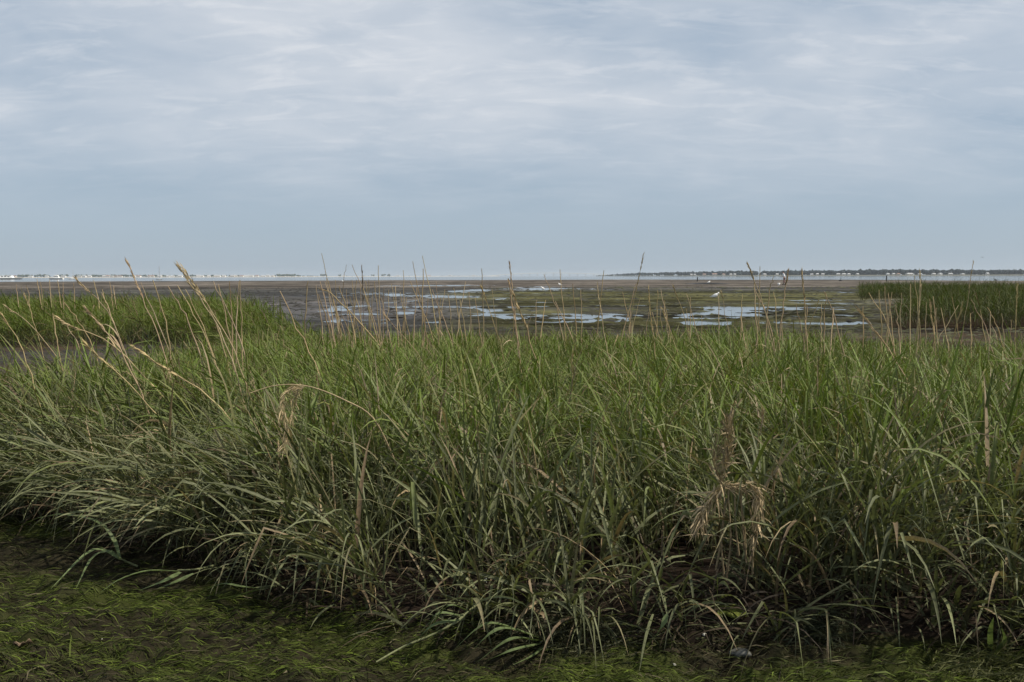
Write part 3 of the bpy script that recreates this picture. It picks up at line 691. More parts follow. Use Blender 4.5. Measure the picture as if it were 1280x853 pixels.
# ------------------------------------------------------------------ shoots, straw and debris in front
def ribbon_along(name, pts, width, col, parent, mat, seg=9, flat=.7, prof=None):
    P = spline(pts, seg); n = len(P); T = np.gradient(P, axis=0); T /= np.linalg.norm(T, axis=1, keepdims=True)
    sd_ = np.cross(T, [0, 0, 1.0]); sd_ /= np.linalg.norm(sd_, axis=1, keepdims=True) + 1e-6; nv = np.cross(sd_, T)
    sv = sd_ * math.cos(flat) + nv * math.sin(flat); nk = np.cross(sv, T); t = np.linspace(0, 1, n)
    wd = (prof(t) if prof else np.clip(np.minimum(1, .5 + 2.5 * t) * (1 - t ** 2.5), .03, 1))[:, None] * width / 2
    V = np.stack([P - sv * wd, P - nk * wd * .4, P + sv * wd], 1).reshape(-1, 3); i = (np.arange(n - 1) * 3)[:, None] + np.arange(2)[None]
    Q = np.stack([i, i + 1, i + 4, i + 3], -1).reshape(-1, 4)
    c = np.repeat(np.asarray(col)[None] * (.85 + .3 * rng.random((n, 1))), 3, 0)
    return mesh_obj(name, V, Q, mat, parent, c, True)
def pix_pts(pp):
    out = []
    for p in pp:
        g = ground_at(p[0], p[1]); out.append(ground_at(p[0], p[1], p[2] + .012 + max(0.0, float(gz(g[0], g[1])[0]))))
    return out
def shoot(label, base, leaves, stem=None, name='leafy_shoot', width=.017, cat='grass shoot'):
    root = empty(name, tuple(ground_at(*base, .02)))
    tag(root, label, cat)
    if stem is not None:
        P = spline(pix_pts(stem), 8); V, Q = tube_np(P, np.linspace(.005, .003, len(P)), 6)
        mesh_obj('stem', V, Q, M['straw'], root, np.repeat(straw_col(len(P), SILT * 1.2), 6, 0), True)
    for lf in leaves:
        ribbon_along('leaf', pix_pts(lf), width * rng.uniform(.85, 1.15), np.array([.115, .150, .060]) * rng.uniform(.85, 1.15), root, M['blade'], 10, rng.uniform(-.5, .5))
shoot('fan of broad green leaves lying on the algae at the grass foot', (676, 806),
      [[(682, 800, .0), (642, 786, .07), (615, 790, .06), (578, 826, .005)], [(682, 801, .0), (640, 798, .05), (596, 828, .005)], [(682, 803, .0), (642, 812, .035), (608, 826, .005)],
       [(680, 798, .0), (622, 779, .08), (596, 786, .06), (566, 814, .005)], [(683, 803, .0), (668, 818, .02), (640, 832, .004)]], width=.024)
shoot('low shoot reaching left over the algae with arching leaves', (172, 708),
      [[(150, 699, .05), (136, 690, .08), (110, 690, .10), (60, 740, .01)], [(152, 699, .05), (138, 689, .09), (115, 697, .08), (94, 738, .01)],
       [(150, 698, .05), (141, 672, .12), (118, 650, .16), (60, 644, .16), (-8, 672, .02)], [(152, 700, .04), (120, 682, .07), (72, 679, .05)]], [(172, 708, .02), (160, 703, .04), (148, 697, .05)], width=.018)
shoot('fallen shoot with two broad leaves on the dark algae edge', (268, 707),
      [[(224, 714, .06), (185, 713, .08), (150, 724, .05), (124, 742, .01)], [(226, 715, .06), (205, 726, .06), (172, 739, .01)], [(242, 717, .05), (215, 729, .04), (196, 736, .01)]],
      [(268, 707, .02), (245, 712, .05), (222, 713, .06)], width=.02)
shoot('fallen shoot with green leaves left of the pink pebble', (345, 733),
      [[(322, 735, .05), (302, 733, .07), (275, 730, .07), (240, 746, .01)], [(322, 736, .05), (295, 744, .05), (246, 754, .01)], [(330, 735, .05), (305, 742, .04), (292, 747, .015)]],
      [(345, 733, .02), (330, 734, .05), (320, 735, .05)], width=.018)
shoot('bleached leafy stem collapsed over the algae at centre', (600, 752),
      [[(575, 775, .06), (540, 782, .08), (512, 812, .01)], [(580, 770, .07), (545, 768, .10), (528, 806, .01)], [(590, 765, .08), (560, 757, .13), (535, 790, .03)], [(560, 785, .05), (525, 796, .05), (498, 806, .01)]],
      [(602, 750, .05), (570, 778, .05), (535, 796, .03), (505, 808, .02), (470, 828, .005)], width=.013)
shoot('short green blade pair on the bare mud at lower right', (1240, 818), [[(1238, 815, .02), (1238, 790, .06), (1242, 772, .12)], [(1245, 816, .02), (1256, 800, .06), (1252, 785, .09)]], width=.018)
shoot('single green blade slanting on the mud right of the wrack', (832, 768), [[(834, 768, .08), (826, 785, .05), (806, 812, .012)]], width=.022)

def strands(name, label, cat, pts_fn, n, col, mat, wd, kind=None):
    Vs = []; root = None
    P, D, Ln = pts_fn(n)
    c = col * (.6 + .8 * rng.random((n, 1)))
    V, Q, C = ribbons(P, D, Ln, wd * (.6 + .8 * rng.random(n)), 6, .5 + 1.6 * rng.random(n), 2 * rng.random(n), c, c * .9, wprof=lambda t: .5 + .5 * math.sin(math.pi * t))
    t = np.linspace(0, 1, 7)[None, :, None]; k = rng.standard_normal((n, 1, 1)) * .04; V[..., 0] += k * np.sin(t * 5); V[..., 2] += k * .5 * np.cos(t * 4)
    V[..., 2] = np.maximum(V[..., 2], gz(V[..., 0].ravel(), V[..., 1].ravel()).reshape(V.shape[:-1]) + .003)
    V, Q, C = merge([(V, Q, C, None)]); o = mesh_obj(name, V, Q, mat, None, C, True); tag(o, label, cat, None, kind); return o
def wrack_pts(cx, cy_, sx, sy, hz):
    def f(n):
        c = ground_at(cx, cy_); a = rng.random(n) * 2 * math.pi; r = np.sqrt(rng.random(n))
        x, y = c[0] + sx * r * np.cos(a), c[1] + sy * r * np.sin(a)
        P = np.stack([x, y, gz(x, y) + hz * (1 - r ** 2) * rng.random(n)], 1); b = rng.random(n) * 2 * math.pi
        return P, np.stack([np.cos(b), np.sin(b), .5 * rng.standard_normal(n)], 1), .05 + .10 * rng.random(n)
    return f
strands('seaweed_wrack', 'tangled heap of dark stringy wrack right of the leaf fan', 'seaweed', wrack_pts(705, 800, .20, .12, .09), 620, np.array([.07, .072, .04]), M['algae'], .004, 'stuff')
strands('seaweed_wrack', 'small dark wrack tuft at the foot of the grass at right', 'seaweed', wrack_pts(1020, 800, .12, .07, .06), 260, np.array([.05, .056, .032]), M['algae'], .004, 'stuff')
strands('seaweed_wrack', 'pale green wrack heap in the bottom right corner', 'seaweed', wrack_pts(1245, 845, .22, .09, .05), 420, np.array([.095, .10, .04]), M['algae'], .004, 'stuff')

# hanging straw: a bent stalk with a drooping plume, and a ragged straw tangle
def plume(root, name, path, n, spread, ln, wd, col, drop=1.0):
    P0 = spline(path, 20); q = rng.random(n); t = np.linspace(0, 1, 21)
    P = np.stack([np.interp(q, t, P0[:, i]) for i in range(3)], 1) + spread * rng.standard_normal((n, 3))
    T = np.gradient(P0, axis=0); T /= np.linalg.norm(T, axis=1, keepdims=True)
    D = np.stack([np.interp(q, t, T[:, i]) for i in range(3)], 1) + .5 * rng.standard_normal((n, 3))
    c = col * (.6 + .7 * rng.random((n, 1)))
    V, Q, C = ribbons(P, D, ln * (.5 + rng.random(n)), wd * (.6 + .8 * rng.random(n)), 3, drop * (.5 + rng.random(n)), 3 * rng.random(n), c, c)
    V, Q, C = merge([(V, Q, C, None)]); return mesh_obj(name, V, Q, M['straw'], root, C)
d0 = 4.15
r0 = empty('drooping_plume', tuple(at(440, 545, d0)))
tag(r0, 'pale straw plume drooping from a bent stalk over the grass at left', 'dry plume')
P = spline([at(500, 590, d0 + .1), at(468, 525, d0 + .05), at(430, 500, d0), at(385, 483, d0), at(345, 482, d0), at(311, 492, d0 - .05)], 24)
V, Q = tube_np(P, np.linspace(.0042, .0014, len(P)), 5); mesh_obj('stem', V, Q, M['straw'], r0, np.repeat(straw_col(len(P), STRAW), 5, 0))
plume(r0, 'plume', [at(383, 484, d0), at(362, 486, d0), at(352, 508, d0 - .02), at(357, 527, d0 - .02), at(358, 548, d0 - .02), at(354, 560, d0 - .02)], 190, .0045, .045, .0038, STRAW * 1.25, 1.2)
plume(r0, 'side_strand', [at(372, 486, d0), at(366, 505, d0), at(365, 530, d0)], 60, .004, .04, .0035, STRAW * 1.1, 1.2)
d1 = 3.36
r1 = empty('straw_tangle', tuple(at(905, 680, d1)))
tag(r1, 'ragged brown straw tangle caught on the grass right of centre', 'dry straw')
rust = STRAW * .72
plume(r1, 'upright_wisp', [at(900, 605, d1), at(908, 575, d1), at(911, 548, d1), at(910, 522, d1)], 150, .007, .05, .006, rust, .3)
plume(r1, 'side_wisp', [at(902, 606, d1), at(893, 580, d1), at(899, 552, d1)], 70, .008, .05, .005, rust * .9, .5)
plume(r1, 'hanging_wisp', [at(905, 605, d1), at(892, 625, d1), at(880, 640, d1), at(872, 656, d1)], 130, .008, .06, .006, STRAW * .95, 1.0)
plume(r1, 'crest', [at(900, 608, d1), at(918, 608, d1), at(936, 608, d1), at(950, 616, d1)], 120, .008, .045, .004, STRAW * .85, .9)
plume(r1, 'drooping_tail', [at(948, 612, d1), at(948, 630, d1), at(946, 652, d1), at(943, 672, d1)], 110, .007, .05, .005, STRAW, 1.2)
for i in range(7):
    a = at(906 + 4 * i, 606 + rng.uniform(-3, 6), d1); b = at(895 + 8 * i + rng.uniform(-6, 6), 700 + rng.uniform(-30, 30), d1 + .05)
    P = spline([b, (a + b) / 2 + rng.normal(0, .012, 3), a], 8); V, Q = tube_np(P, np.linspace(.004, .002, 9), 5); mesh_obj('stem', V, Q, M['straw'], r1, np.repeat(straw_col(9, STRAW * .7), 5, 0))

def bent_straw(label, pix, d, width):
    o = ribbon_along('dead_leaf', [at(a, b, d) for a, b in pix], width, STRAW * 1.05, None, M['straw'], 12, .9, lambda t: np.clip(.35 + 1.2 * np.sin(np.pi * (t * .9 + .05)), .1, 1))
    tag(o, label, 'dead leaf', 'dead straw leaves caught in the near grass')
bent_straw('pale dead leaf folded over, hanging in the grass left of centre', [(528, 588), (556, 571), (545, 580), (530, 602), (518, 620), (510, 648), (504, 675)], 4.05, .011)
bent_straw('crooked tan dead leaf in the grass under the drooping plume', [(262, 541), (282, 550), (297, 560), (293, 574), (285, 588)], 4.9, .013)
bent_straw('long tan dead leaf bent over the dark foot at left', [(255, 642), (215, 640), (180, 645), (160, 660), (149, 678)], 4.5, .013)
bent_straw('pale bent dead leaf standing on the mud at right', [(1035, 818), (1020, 770), (1002, 728), (998, 715), (1004, 712)], 3.5, .013)
bent_straw('second pale dead leaf sloping down to the mud at right', [(1132, 756), (1150, 765), (1172, 785), (1196, 812)], 3.42, .013)
bent_straw('narrow pale dead leaf hanging straight down before the mud', [(1062, 724), (1068, 745), (1074, 772), (1076, 792)], 3.45, .010)
bent_straw('twisted pale dead leaf lying against the stems at lower right', [(964, 725), (985, 738), (1010, 755), (1028, 772), (1035, 790)], 3.5, .011)

def lump(name, label, cat, c, r, mat, squash=.6, seed=0, group=None):
    bm = bmesh.new(); bmesh.ops.create_icosphere(bm, subdivisions=3, radius=1.0); rs = np.random.default_rng(seed)
    ax = rs.normal(0, 1, (5, 3)); ph = rs.random(5) * 6
    for v in bm.verts:
        p = np.array(v.co); k = 1 + .11 * sum(math.sin(2.2 * float(p @ a) + q) for a, q in zip(ax, ph)) / 1.6
        v.co = (p[0] * k * r[0], p[1] * k * r[1], p[2] * k * r[2])
    me = bpy.data.meshes.new(name); bm.to_mesh(me); bm.free(); me.materials.append(mat)
    me.polygons.foreach_set('use_smooth', np.ones(len(me.polygons), bool))
    o = bpy.data.objects.new(name, me); COL.objects.link(o); o.location = c; tag(o, label, cat, group); return o
p = ground_at(926, 822); lump('stone', 'rounded grey stone half sunk in the algae at lower right', 'stone', (p[0], p[1], float(gz(p[0], p[1])[0]) + .004), (.034, .026, .014), M['stone'], seed=3)
p = ground_at(327, 761); lump('pebble', 'small pink pebble on the mud below the grass at left', 'pebble', (p[0], p[1], float(gz(p[0], p[1])[0]) + .006), (.013, .010, .008), M['pebble'], seed=5)
def shell(px, py, r, rz, label):
    c = ground_at(px, py); z = float(gz(c[0], c[1])[0]) + .008; mb = MB(); n = 9; V = [(0, 0, .012 * r / .02)]; 
    for ring, (rr, hh) in enumerate(((.55, .75), (1.0, 0.0))):
        for j in range(n):
            a = -1.9 + 3.8 * j / (n - 1); k = 1 + .06 * (j % 2); V.append((r * rr * k * math.cos(a), r * rr * k * math.sin(a) * .8, .012 * hh * r / .02))
    F_ = [[0, 1 + j, 2 + j] for j in range(n - 1)] + [[1 + j, 1 + n + j, 2 + n + j, 2 + j] for j in range(n - 1)]
    ca, sa = math.cos(rz), math.sin(rz)
    mb.poly([(c[0] + x * ca - y * sa, c[1] + x * sa + y * ca, z + q) for x, y, q in V], F_)
    o = mb.build('shell_fragment', M['shell'], None, True); m = o.modifiers.new('thickness', 'SOLIDIFY'); m.thickness = .002
    tag(o, label, 'shell', 'shell fragments on the algae')
shell(186, 787, .013, .4, 'largest white shell fragment on the algae at lower left')
shell(101, 700, .009, 2.0, 'white shell fragment under the arching leaves at left')
shell(139, 808, .009, 1.0, 'white shell fragment lowest of those on the algae at left')
shell(128, 797, .007, 3.0, 'tiny white shell fragment left of the largest fragment')
shell(881, 808, .011, 2.5, 'white shell fragment between the sea lettuce and the stone')
shell(842, 833, .009, .2, 'white shell fragment near the bottom edge right of centre')
def sheet(name, label, cat, px, py, sx, sy, col, mat, seed):
    c = ground_at(px, py); n, m = 15, 9; u_, v_ = np.meshgrid(np.linspace(-1, 1, n), np.linspace(-1, 1, m)); rs = np.random.default_rng(seed)
    ed = 1 + .25 * (vnoise(u_ * 3 + seed, v_ * 3, seed) - .5); x = c[0] + sx * u_ * np.sqrt(1 - .45 * v_ ** 2) * ed; y = c[1] + sy * v_ * np.sqrt(1 - .45 * u_ ** 2) * ed
    z = gz(x.ravel(), y.ravel()).reshape(x.shape) + .012 + .022 * vnoise(u_ * 2.5 + 9, v_ * 2.5, seed + 3); i = np.arange(n * m).reshape(m, n)
    Q = np.stack([i[:-1, :-1], i[:-1, 1:], i[1:, 1:], i[1:, :-1]], -1).reshape(-1, 4)
    C = np.asarray(col)[None] * (.75 + .5 * rs.random((n * m, 1))); o = mesh_obj(name, np.stack([x, y, z], -1).reshape(-1, 3), Q, mat, None, C, True)
    sm = o.modifiers.new('thickness', 'SOLIDIFY'); sm.thickness = .0015; tag(o, label, cat)
sheet('sea_lettuce', 'bright yellow-green sheet of sea lettuce at the grass foot', 'seaweed', 910, 790, .062, .035, (.11, .13, .025), M['algae'], 4)
sheet('dead_brown_leaf', 'curled brown leaf scrap on the algae at the lower left edge', 'dead leaf', 30, 819, .03, .03, (.17, .12, .075), M['straw'], 8)
sheet('plastic_scrap', 'small grey scrap lying in the grass foot left of the leaf fan', 'litter', 604, 752, .014, .02, (.22, .24, .23), M['straw'], 11)

# ------------------------------------------------------------------ birds
def gull(px, py, length, heading, label, z=None, dark=False):
    c = ground_at(px, py) if z is None else at(px, py, z)
    root = empty('gull' if not dark else 'dark_wading_bird', (c[0], c[1], float(gz(c[0], c[1])[0]))); root.rotation_euler.z = heading; root.scale = (length / .46,) * 3; root.location.z -= 0 if dark else .055
    tag(root, label, 'bird', 'birds on the mudflat')
    fm, wm = ('white_feather', 'grey_feather') if not dark else ('black_feather', 'black_feather')
    # rings along the body, tail to crown: x, z, half width, half height
    ring = [(-.25, .155, .012, .006), (-.20, .165, .030, .016), (-.13, .185, .055, .045), (-.05, .205, .072, .070), (.03, .225, .076, .080), (.09, .255, .066, .072), (.125, .300, .045, .048),
            (.145, .335, .040, .040), (.165, .350, .036, .036), (.190, .348, .020, .022), (.20, .346, .008, .010)]
    if dark: ring = [(x, zz * 1.0 + .10 + (.10 if x > .1 else 0), a * .7, b * .7) for x, zz, a, b in ring]
    k = 12; mb = MB()
    for x, zz, a, b in ring:
        for j in range(k):
            q = 2 * math.pi * j / k; mb.V.append((x, a * 1.2 * math.cos(q), zz + b * 1.35 * math.sin(q)))
    for i in range(len(ring) - 1):
        for j in range(k): mb.Fc.append([i * k + j, i * k + (j + 1) % k, (i + 1) * k + (j + 1) % k, (i + 1) * k + j])
    mb.Fc.append(list(range(k))[::-1]); mb.Fc.append([(len(ring) - 1) * k + j for j in range(k)])
    mb.build('body', M[fm], root, True, True)
    dz = .10 if dark else 0
    for s in (-1, 1):
        w_ = MB()
        for x, zz, h in ((.07, .245, .03), (.0, .235, .055), (-.10, .205, .05), (-.20, .175, .025), (-.28, .155, .006)):
            y = s * (.074 if x > -.05 else .06 if x > -.15 else .03 if x > -.25 else .012) * (.7 if dark else 1)
            w_.V += [(x, y, zz + dz + h), (x, y + s * .010, zz + dz), (x, y, zz + dz - h * .8)]
        for i in range(4):
            for j in range(2): w_.Fc.append([i * 3 + j, i * 3 + j + 1, i * 3 + j + 4, i * 3 + j + 3])
        w_.build('wing', M[wm], root, True, True)
        MB().tube([(.0, s * .03, .15 + dz), (.005, s * .03, .08), (.0, s * .03, .0)], [.009, .005, .006], 6).box((.02, s * .03, .003), (.05, .035, .006)).build('leg', M['yellow_bill'], root, False, True)
    bx = .20; bz = .345 + (.20 if dark else 0)
    MB().tube([(bx - .01, 0, bz), (bx + .03, 0, bz - .004), (bx + .055, 0, bz - .016)], [.010, .008, .002], 6).build('bill', M['yellow_bill'], root, False, True)
    MB().tube([(-.24, 0, .158 + dz), (-.29, 0, .148 + dz)], [.018, .008], 6).build('tail_tip', M['black_feather'], root, False, True)
    return root
gull(894, 373.4, .50, R(-20), 'large white gull standing on the green mud, facing right')
gull(678.5, 361.8, .46, R(200), 'small white gull beside the far pool right of the middle')
gull(700, 358.0, .52, R(170), 'farther white gull behind the pool right of the middle')
gull(886, 354.6, .55, R(10), 'white gull on the dark mussel bank')
gull(428.5, 352.6, .5, R(180), 'white gull at the foot of the short dark stalk left of centre')
gull(1244, 353.4, .62, R(150), 'dark bird standing by the water at the far right', dark=True)
def flying(px, py, d, span, label):
    c = at(px, py, d); root = empty('flying_bird', tuple(c)); tag(root, label, 'bird', 'birds in the sky')
    MB().tube([(-.2 * span, 0, 0), (-.08 * span, 0, 0), (.06 * span, 0, .01), (.16 * span, 0, .015), (.22 * span, 0, .01)], [.01 * span, .05 * span, .06 * span, .04 * span, .008 * span], 8).build('body', M['black_feather'], root, True, True)
    for s in (-1, 1):
        V = [(.10 * span, s * .03 * span, .02), (-.06 * span, s * .03 * span, .02), (-.03 * span, s * .28 * span, .12 * span), (.11 * span, s * .28 * span, .12 * span), (-.08 * span, s * .52 * span, .05 * span)]
        o = MB().poly(V, [[0, 1, 2, 3], [3, 2, 4]]).build('wing', M['black_feather'], root, False, True); m = o.modifiers.new('thickness', 'SOLIDIFY'); m.thickness = .02
    return root
flying(1228, 322, 170, .6, 'small dark bird flying above the far right shore').rotation_euler.z = .6
flying(877, 287, 330, .6, 'tiny bird high in the sky right of the middle').rotation_euler.z = 2.2

# ------------------------------------------------------------------ the walker on the mud
def skin_fig(name, verts, edges, mat, parent, root=0, sub=1):
    me = bpy.data.meshes.new(name); me.from_pydata([v[:3] for v in verts], edges, []); me.materials.append(mat)
    o = bpy.data.objects.new(name, me); COL.objects.link(o); o.parent = parent
    sk = o.modifiers.new('skin', 'SKIN'); sk.use_smooth_shade = True
    for i, v in enumerate(verts):
        r = v[3]; me.skin_vertices[0].data[i].radius = (r, r) if not isinstance(r, tuple) else r
        me.skin_vertices[0].data[i].use_root = (i == root)
    ss = o.modifiers.new('subdivision', 'SUBSURF'); ss.levels = ss.render_levels = sub
    return o
def person(px, py, heading, label):
    c = ground_at(px, py); root = empty('person', (c[0], c[1], float(gz(c[0], c[1])[0]))); root.rotation_euler.z = heading; tag(root, label, 'person')
    # faces +x, stooping slightly forward; pelvis, spine, neck, head
    B = [(0, 0, .92, .13), (.03, 0, 1.08, .125), (.09, 0, 1.28, .14), (.13, 0, 1.42, .11), (.16, 0, 1.50, .055), (.19, 0, 1.58, .075), (.21, 0, 1.68, .098), (.20, 0, 1.76, .07)]
    E = [(i, i + 1) for i in range(7)]
    def add(p, *pts):
        for q in pts:
            B.append(q); E.append((p, len(B) - 1)); p = len(B) - 1
        return p
    for s in (-1, 1):
        k = .16 if s > 0 else -.14
        add(0, (0, s * .10, .86, .09), (.05 + k * .4, s * .11, .50, .058), (k, s * .11, .10, .04), (k + .02, s * .11, .05, .042), (k + .17, s * .115, .035, .032))
        w_ = add(3, (.13, s * .20, 1.40, .062), (.10, s * .26, 1.14, .042), (.34, s * .20, 1.04, .03), (.40, s * .19, 1.03, .032))
        for f, (dy, ln) in enumerate(((-.028, .075), (-.010, .09), (.010, .085), (.027, .065))):
            add(w_, (.43, s * (.19 + dy), 1.03, .010), (.43 + ln * .6, s * (.19 + dy), 1.015, .009), (.43 + ln * .8, s * (.19 + dy), .985, .008))
        add(w_, (.41, s * (.19 - .045), 1.045, .011), (.44, s * (.19 - .06), 1.03, .009))
    skin_fig('body', B, E, M['skin'], root)
    Sh = [(.02, 0, .96, .155), (.03, 0, 1.08, .15), (.09, 0, 1.28, .165), (.13, 0, 1.42, .13), (.155, 0, 1.47, .075)]; Es = [(0, 1), (1, 2), (2, 3), (3, 4)]
    for s in (-1, 1):
        n = len(Sh); Sh += [(.13, s * .20, 1.40, .082), (.10, s * .26, 1.16, .062), (.22, s * .23, 1.09, .052)]; Es += [(3, n), (n, n + 1), (n + 1, n + 2)]
    skin_fig('shirt', Sh, Es, M['shirt'], root)
    Tr = [(0, 0, .94, .15)]; Et = []
    for s in (-1, 1):
        k = .16 if s > 0 else -.14; n = len(Tr); Tr += [(0, s * .10, .84, .115), (.05 + k * .4, s * .11, .50, .080), (k * .9, s * .11, .26, .068)]; Et += [(0, n), (n, n + 1), (n + 1, n + 2)]
    skin_fig('trousers', Tr, Et, M['shorts'], root)
    for s in (-1, 1):
        k = .16 if s > 0 else -.14
        skin_fig('boot', [(k * .95, s * .11, .30, .070), (k, s * .11, .10, .062), (k + .03, s * .11, .055, .06), (k + .19, s * .115, .045, .045)], [(0, 1), (1, 2), (2, 3)], M['boot'], root)
    skin_fig('hair', [(.155, 0, 1.60, .085), (.19, 0, 1.70, .122), (.215, 0, 1.775, .108)], [(0, 1), (1, 2)], M['hair'], root)
    for s in (-1, 1): MB().tube([(.295, s * .035, 1.69), (.305, s * .035, 1.69)], [.014, .010], 6).build('eye', M['hair'], root, True, True)
    MB().tube([(.295, 0, 1.68), (.325, 0, 1.645), (.295, 0, 1.635)], [.012, .018, .012], 6).build('nose', M['skin'], root, True, True)
    return root
person(980.5, 356.6, R(175), 'person in white shirt and rust trousers walking left across the far mud')
c = ground_at(973.5, 357.2); rb = empty('bucket', (c[0], c[1], float(gz(c[0], c[1])[0]))); tag(rb, 'small white bucket on the mud left of the person', 'bucket')
mb = MB().tube([(0, 0, .005), (0, 0, .28)], [.12, .155], 14, cap=False); mb.Fc.append(list(range(14))[::-1]); o = mb.build('pail', M['hull_white'], rb, True, True); m = o.modifiers.new('thickness', 'SOLIDIFY'); m.thickness = .006
MB().tube([(.155 * math.cos(a), 0, .27 + .10 * math.sin(a)) for a in np.linspace(0, math.pi, 9)], .005, 5).build('handle', M['mast'], rb, False, True)

# posts, buoy and the mussel bank
def post(px, py, h, r, label, lean=.05):
    c = ground_at(px, py); mb = MB().tube([(c[0], c[1], -.5), (c[0] + lean * .5, c[1], h * .5), (c[0] + lean, c[1], h)], [r, r * .95, r * .75], 8)
    tag(mb.build('mooring_post', M['wood_dark'], None), label, 'post', 'posts at the water edge')
post(871.5, 352.3, .95, .13, 'dark post at the water edge above the mussel bank'); post(1108, 352.0, 1.2, .12, 'dark post at the water edge left of the island')
c = ground_at(1051, 351.9); rb = empty('buoy', (c[0], c[1], WATER_Z)); tag(rb, 'small dark buoy floating off the mud at right', 'buoy')
mb = MB().tube([(0, 0, -.2), (0, 0, -.1), (0, 0, .1), (0, 0, .32), (0, 0, .42)], [.15, .36, .46, .28, .05], 12); mb.build('float', M['wood_dark'], rb, True, True)
MB().tube([(0, 0, .4), (0, 0, .75)], [.05, .04], 6).build('top_ring', M['wood_dark'], rb, False, True)
c = ground_at(885, 355.6); lump('mussel_bank', 'low dark mussel bank on the pale far mud', 'mussel bank', (c[0], c[1], 0.02), (2.9, 3.4, .17), M['mussel'], seed=9)

# ------------------------------------------------------------------ boats
def hull_mesh(Lh, Wd, H, sheer=.25, n=9):
    mb = MB(); k = 7
    for i in range(n):
        t = i / (n - 1); x = (t - .5) * Lh; wd = Wd / 2 * (1 - max(0, (t - .45) / .55) ** 2.2) * (.86 + .14 * min(1, t * 3)); hh = H * (1 + sheer * t * t)
        prof = [(-1, 1), (-.93, .5), (-.7, .05), (0, -.25), (.7, .05), (.93, .5), (1, 1)]
        for a, b in prof: mb.V.append((x + (.10 * Lh * b * t ** 4), a * max(wd, .02), hh * b))
    for i in range(n - 1):
        for j in range(k - 1): mb.Fc.append([i * k + j, i * k + j + 1, (i + 1) * k + j + 1, (i + 1) * k + j])
        mb.Fc.append([i * k + k - 1, i * k, (i + 1) * k, (i + 1) * k + k - 1])
    mb.Fc.append(list(range(k))); return mb
def boat(px, d, Lh, rz, label, kind, mast=0):
    py = px_of(0, d, 0)[1]; c = at(px, float(py), d); root = empty('sailing_boat' if mast else 'motor_boat', (c[0], c[1], WATER_Z)); root.rotation_euler.z = rz; tag(root, label, 'boat', 'boats moored off the far shore')
    H = Lh * (.105 if kind != 'low' else .05); Wd = Lh * .32; hull_mesh(Lh, Wd, H).build('hull', M['hull_white'], root, False, True)
    if mast:
        MB().box((-.02 * Lh, 0, H * 1.25), (.32 * Lh, Wd * .5, H * .6), 0, .8).build('cabin', M['hull_white'], root, False, True)
        MB().tube([(.06 * Lh, 0, H * .8), (.06 * Lh, 0, mast)], [.16, .10], 6).build('mast', M['mast'], root, False, True)
        MB().tube([(.06 * Lh, 0, H * 2.4), (-.36 * Lh, 0, H * 2.3)], [.09, .08], 6).build('boom', M['hull_white'], root, False, True)
        MB().tube([(-.49 * Lh, 0, H), (.06 * Lh, 0, mast * .98), (.55 * Lh, 0, H * 1.2)], .02, 4).build('stay', M['mast'], root, False, True)
    else:
        cb = MB().box((.02 * Lh, 0, H * 1.75), (.45 * Lh, Wd * .62, H * 1.5), 0, .78).build('cabin', M['hull_white'], root, False, True)
        for s in (-1, 1):
            wd = MB()
            for i in range(3): wd.box(((-.10 + .11 * i) * Lh, s * (Wd * .285), H * 1.95), (.07 * Lh, .06, H * .5))
            wd.build('cabin_window', M['window_glass'], cb, False, True)
        if kind == 'fly': MB().box((-.02 * Lh, 0, H * 2.75), (.24 * Lh, Wd * .5, H * .55), 0, .85).build('flybridge', M['hull_white'], root, False, True)
        MB().tube([(.48 * Lh, Wd * .1, H * 1.2), (.5 * Lh, 0, H * 1.9), (.3 * Lh, Wd * .3, H * 1.7)], .03, 4).build('bow_rail', M['mast'], root, False, True)
        if kind == 'dark': MB().box((-.30 * Lh, 0, H * 2.9), (.30 * Lh, Wd * .7, H * .9), 0, .8).build('canopy', M['hull_dark'], root, False, True)
boat(8, 640, 19, R(0), 'long low white boat at the left edge of the bay', 'low')
boat(70.5, 600, 8.4, R(180), 'white motor boat with cabin off the far left shore', 'fly')
boat(91, 640, 5.2, R(20), 'small sailing boat with pale mast beside the white motor boat', '', 6.1)
boat(199, 430, 2.9, R(-20), 'small white sailing boat between straw stalks at left', '', 6.2)

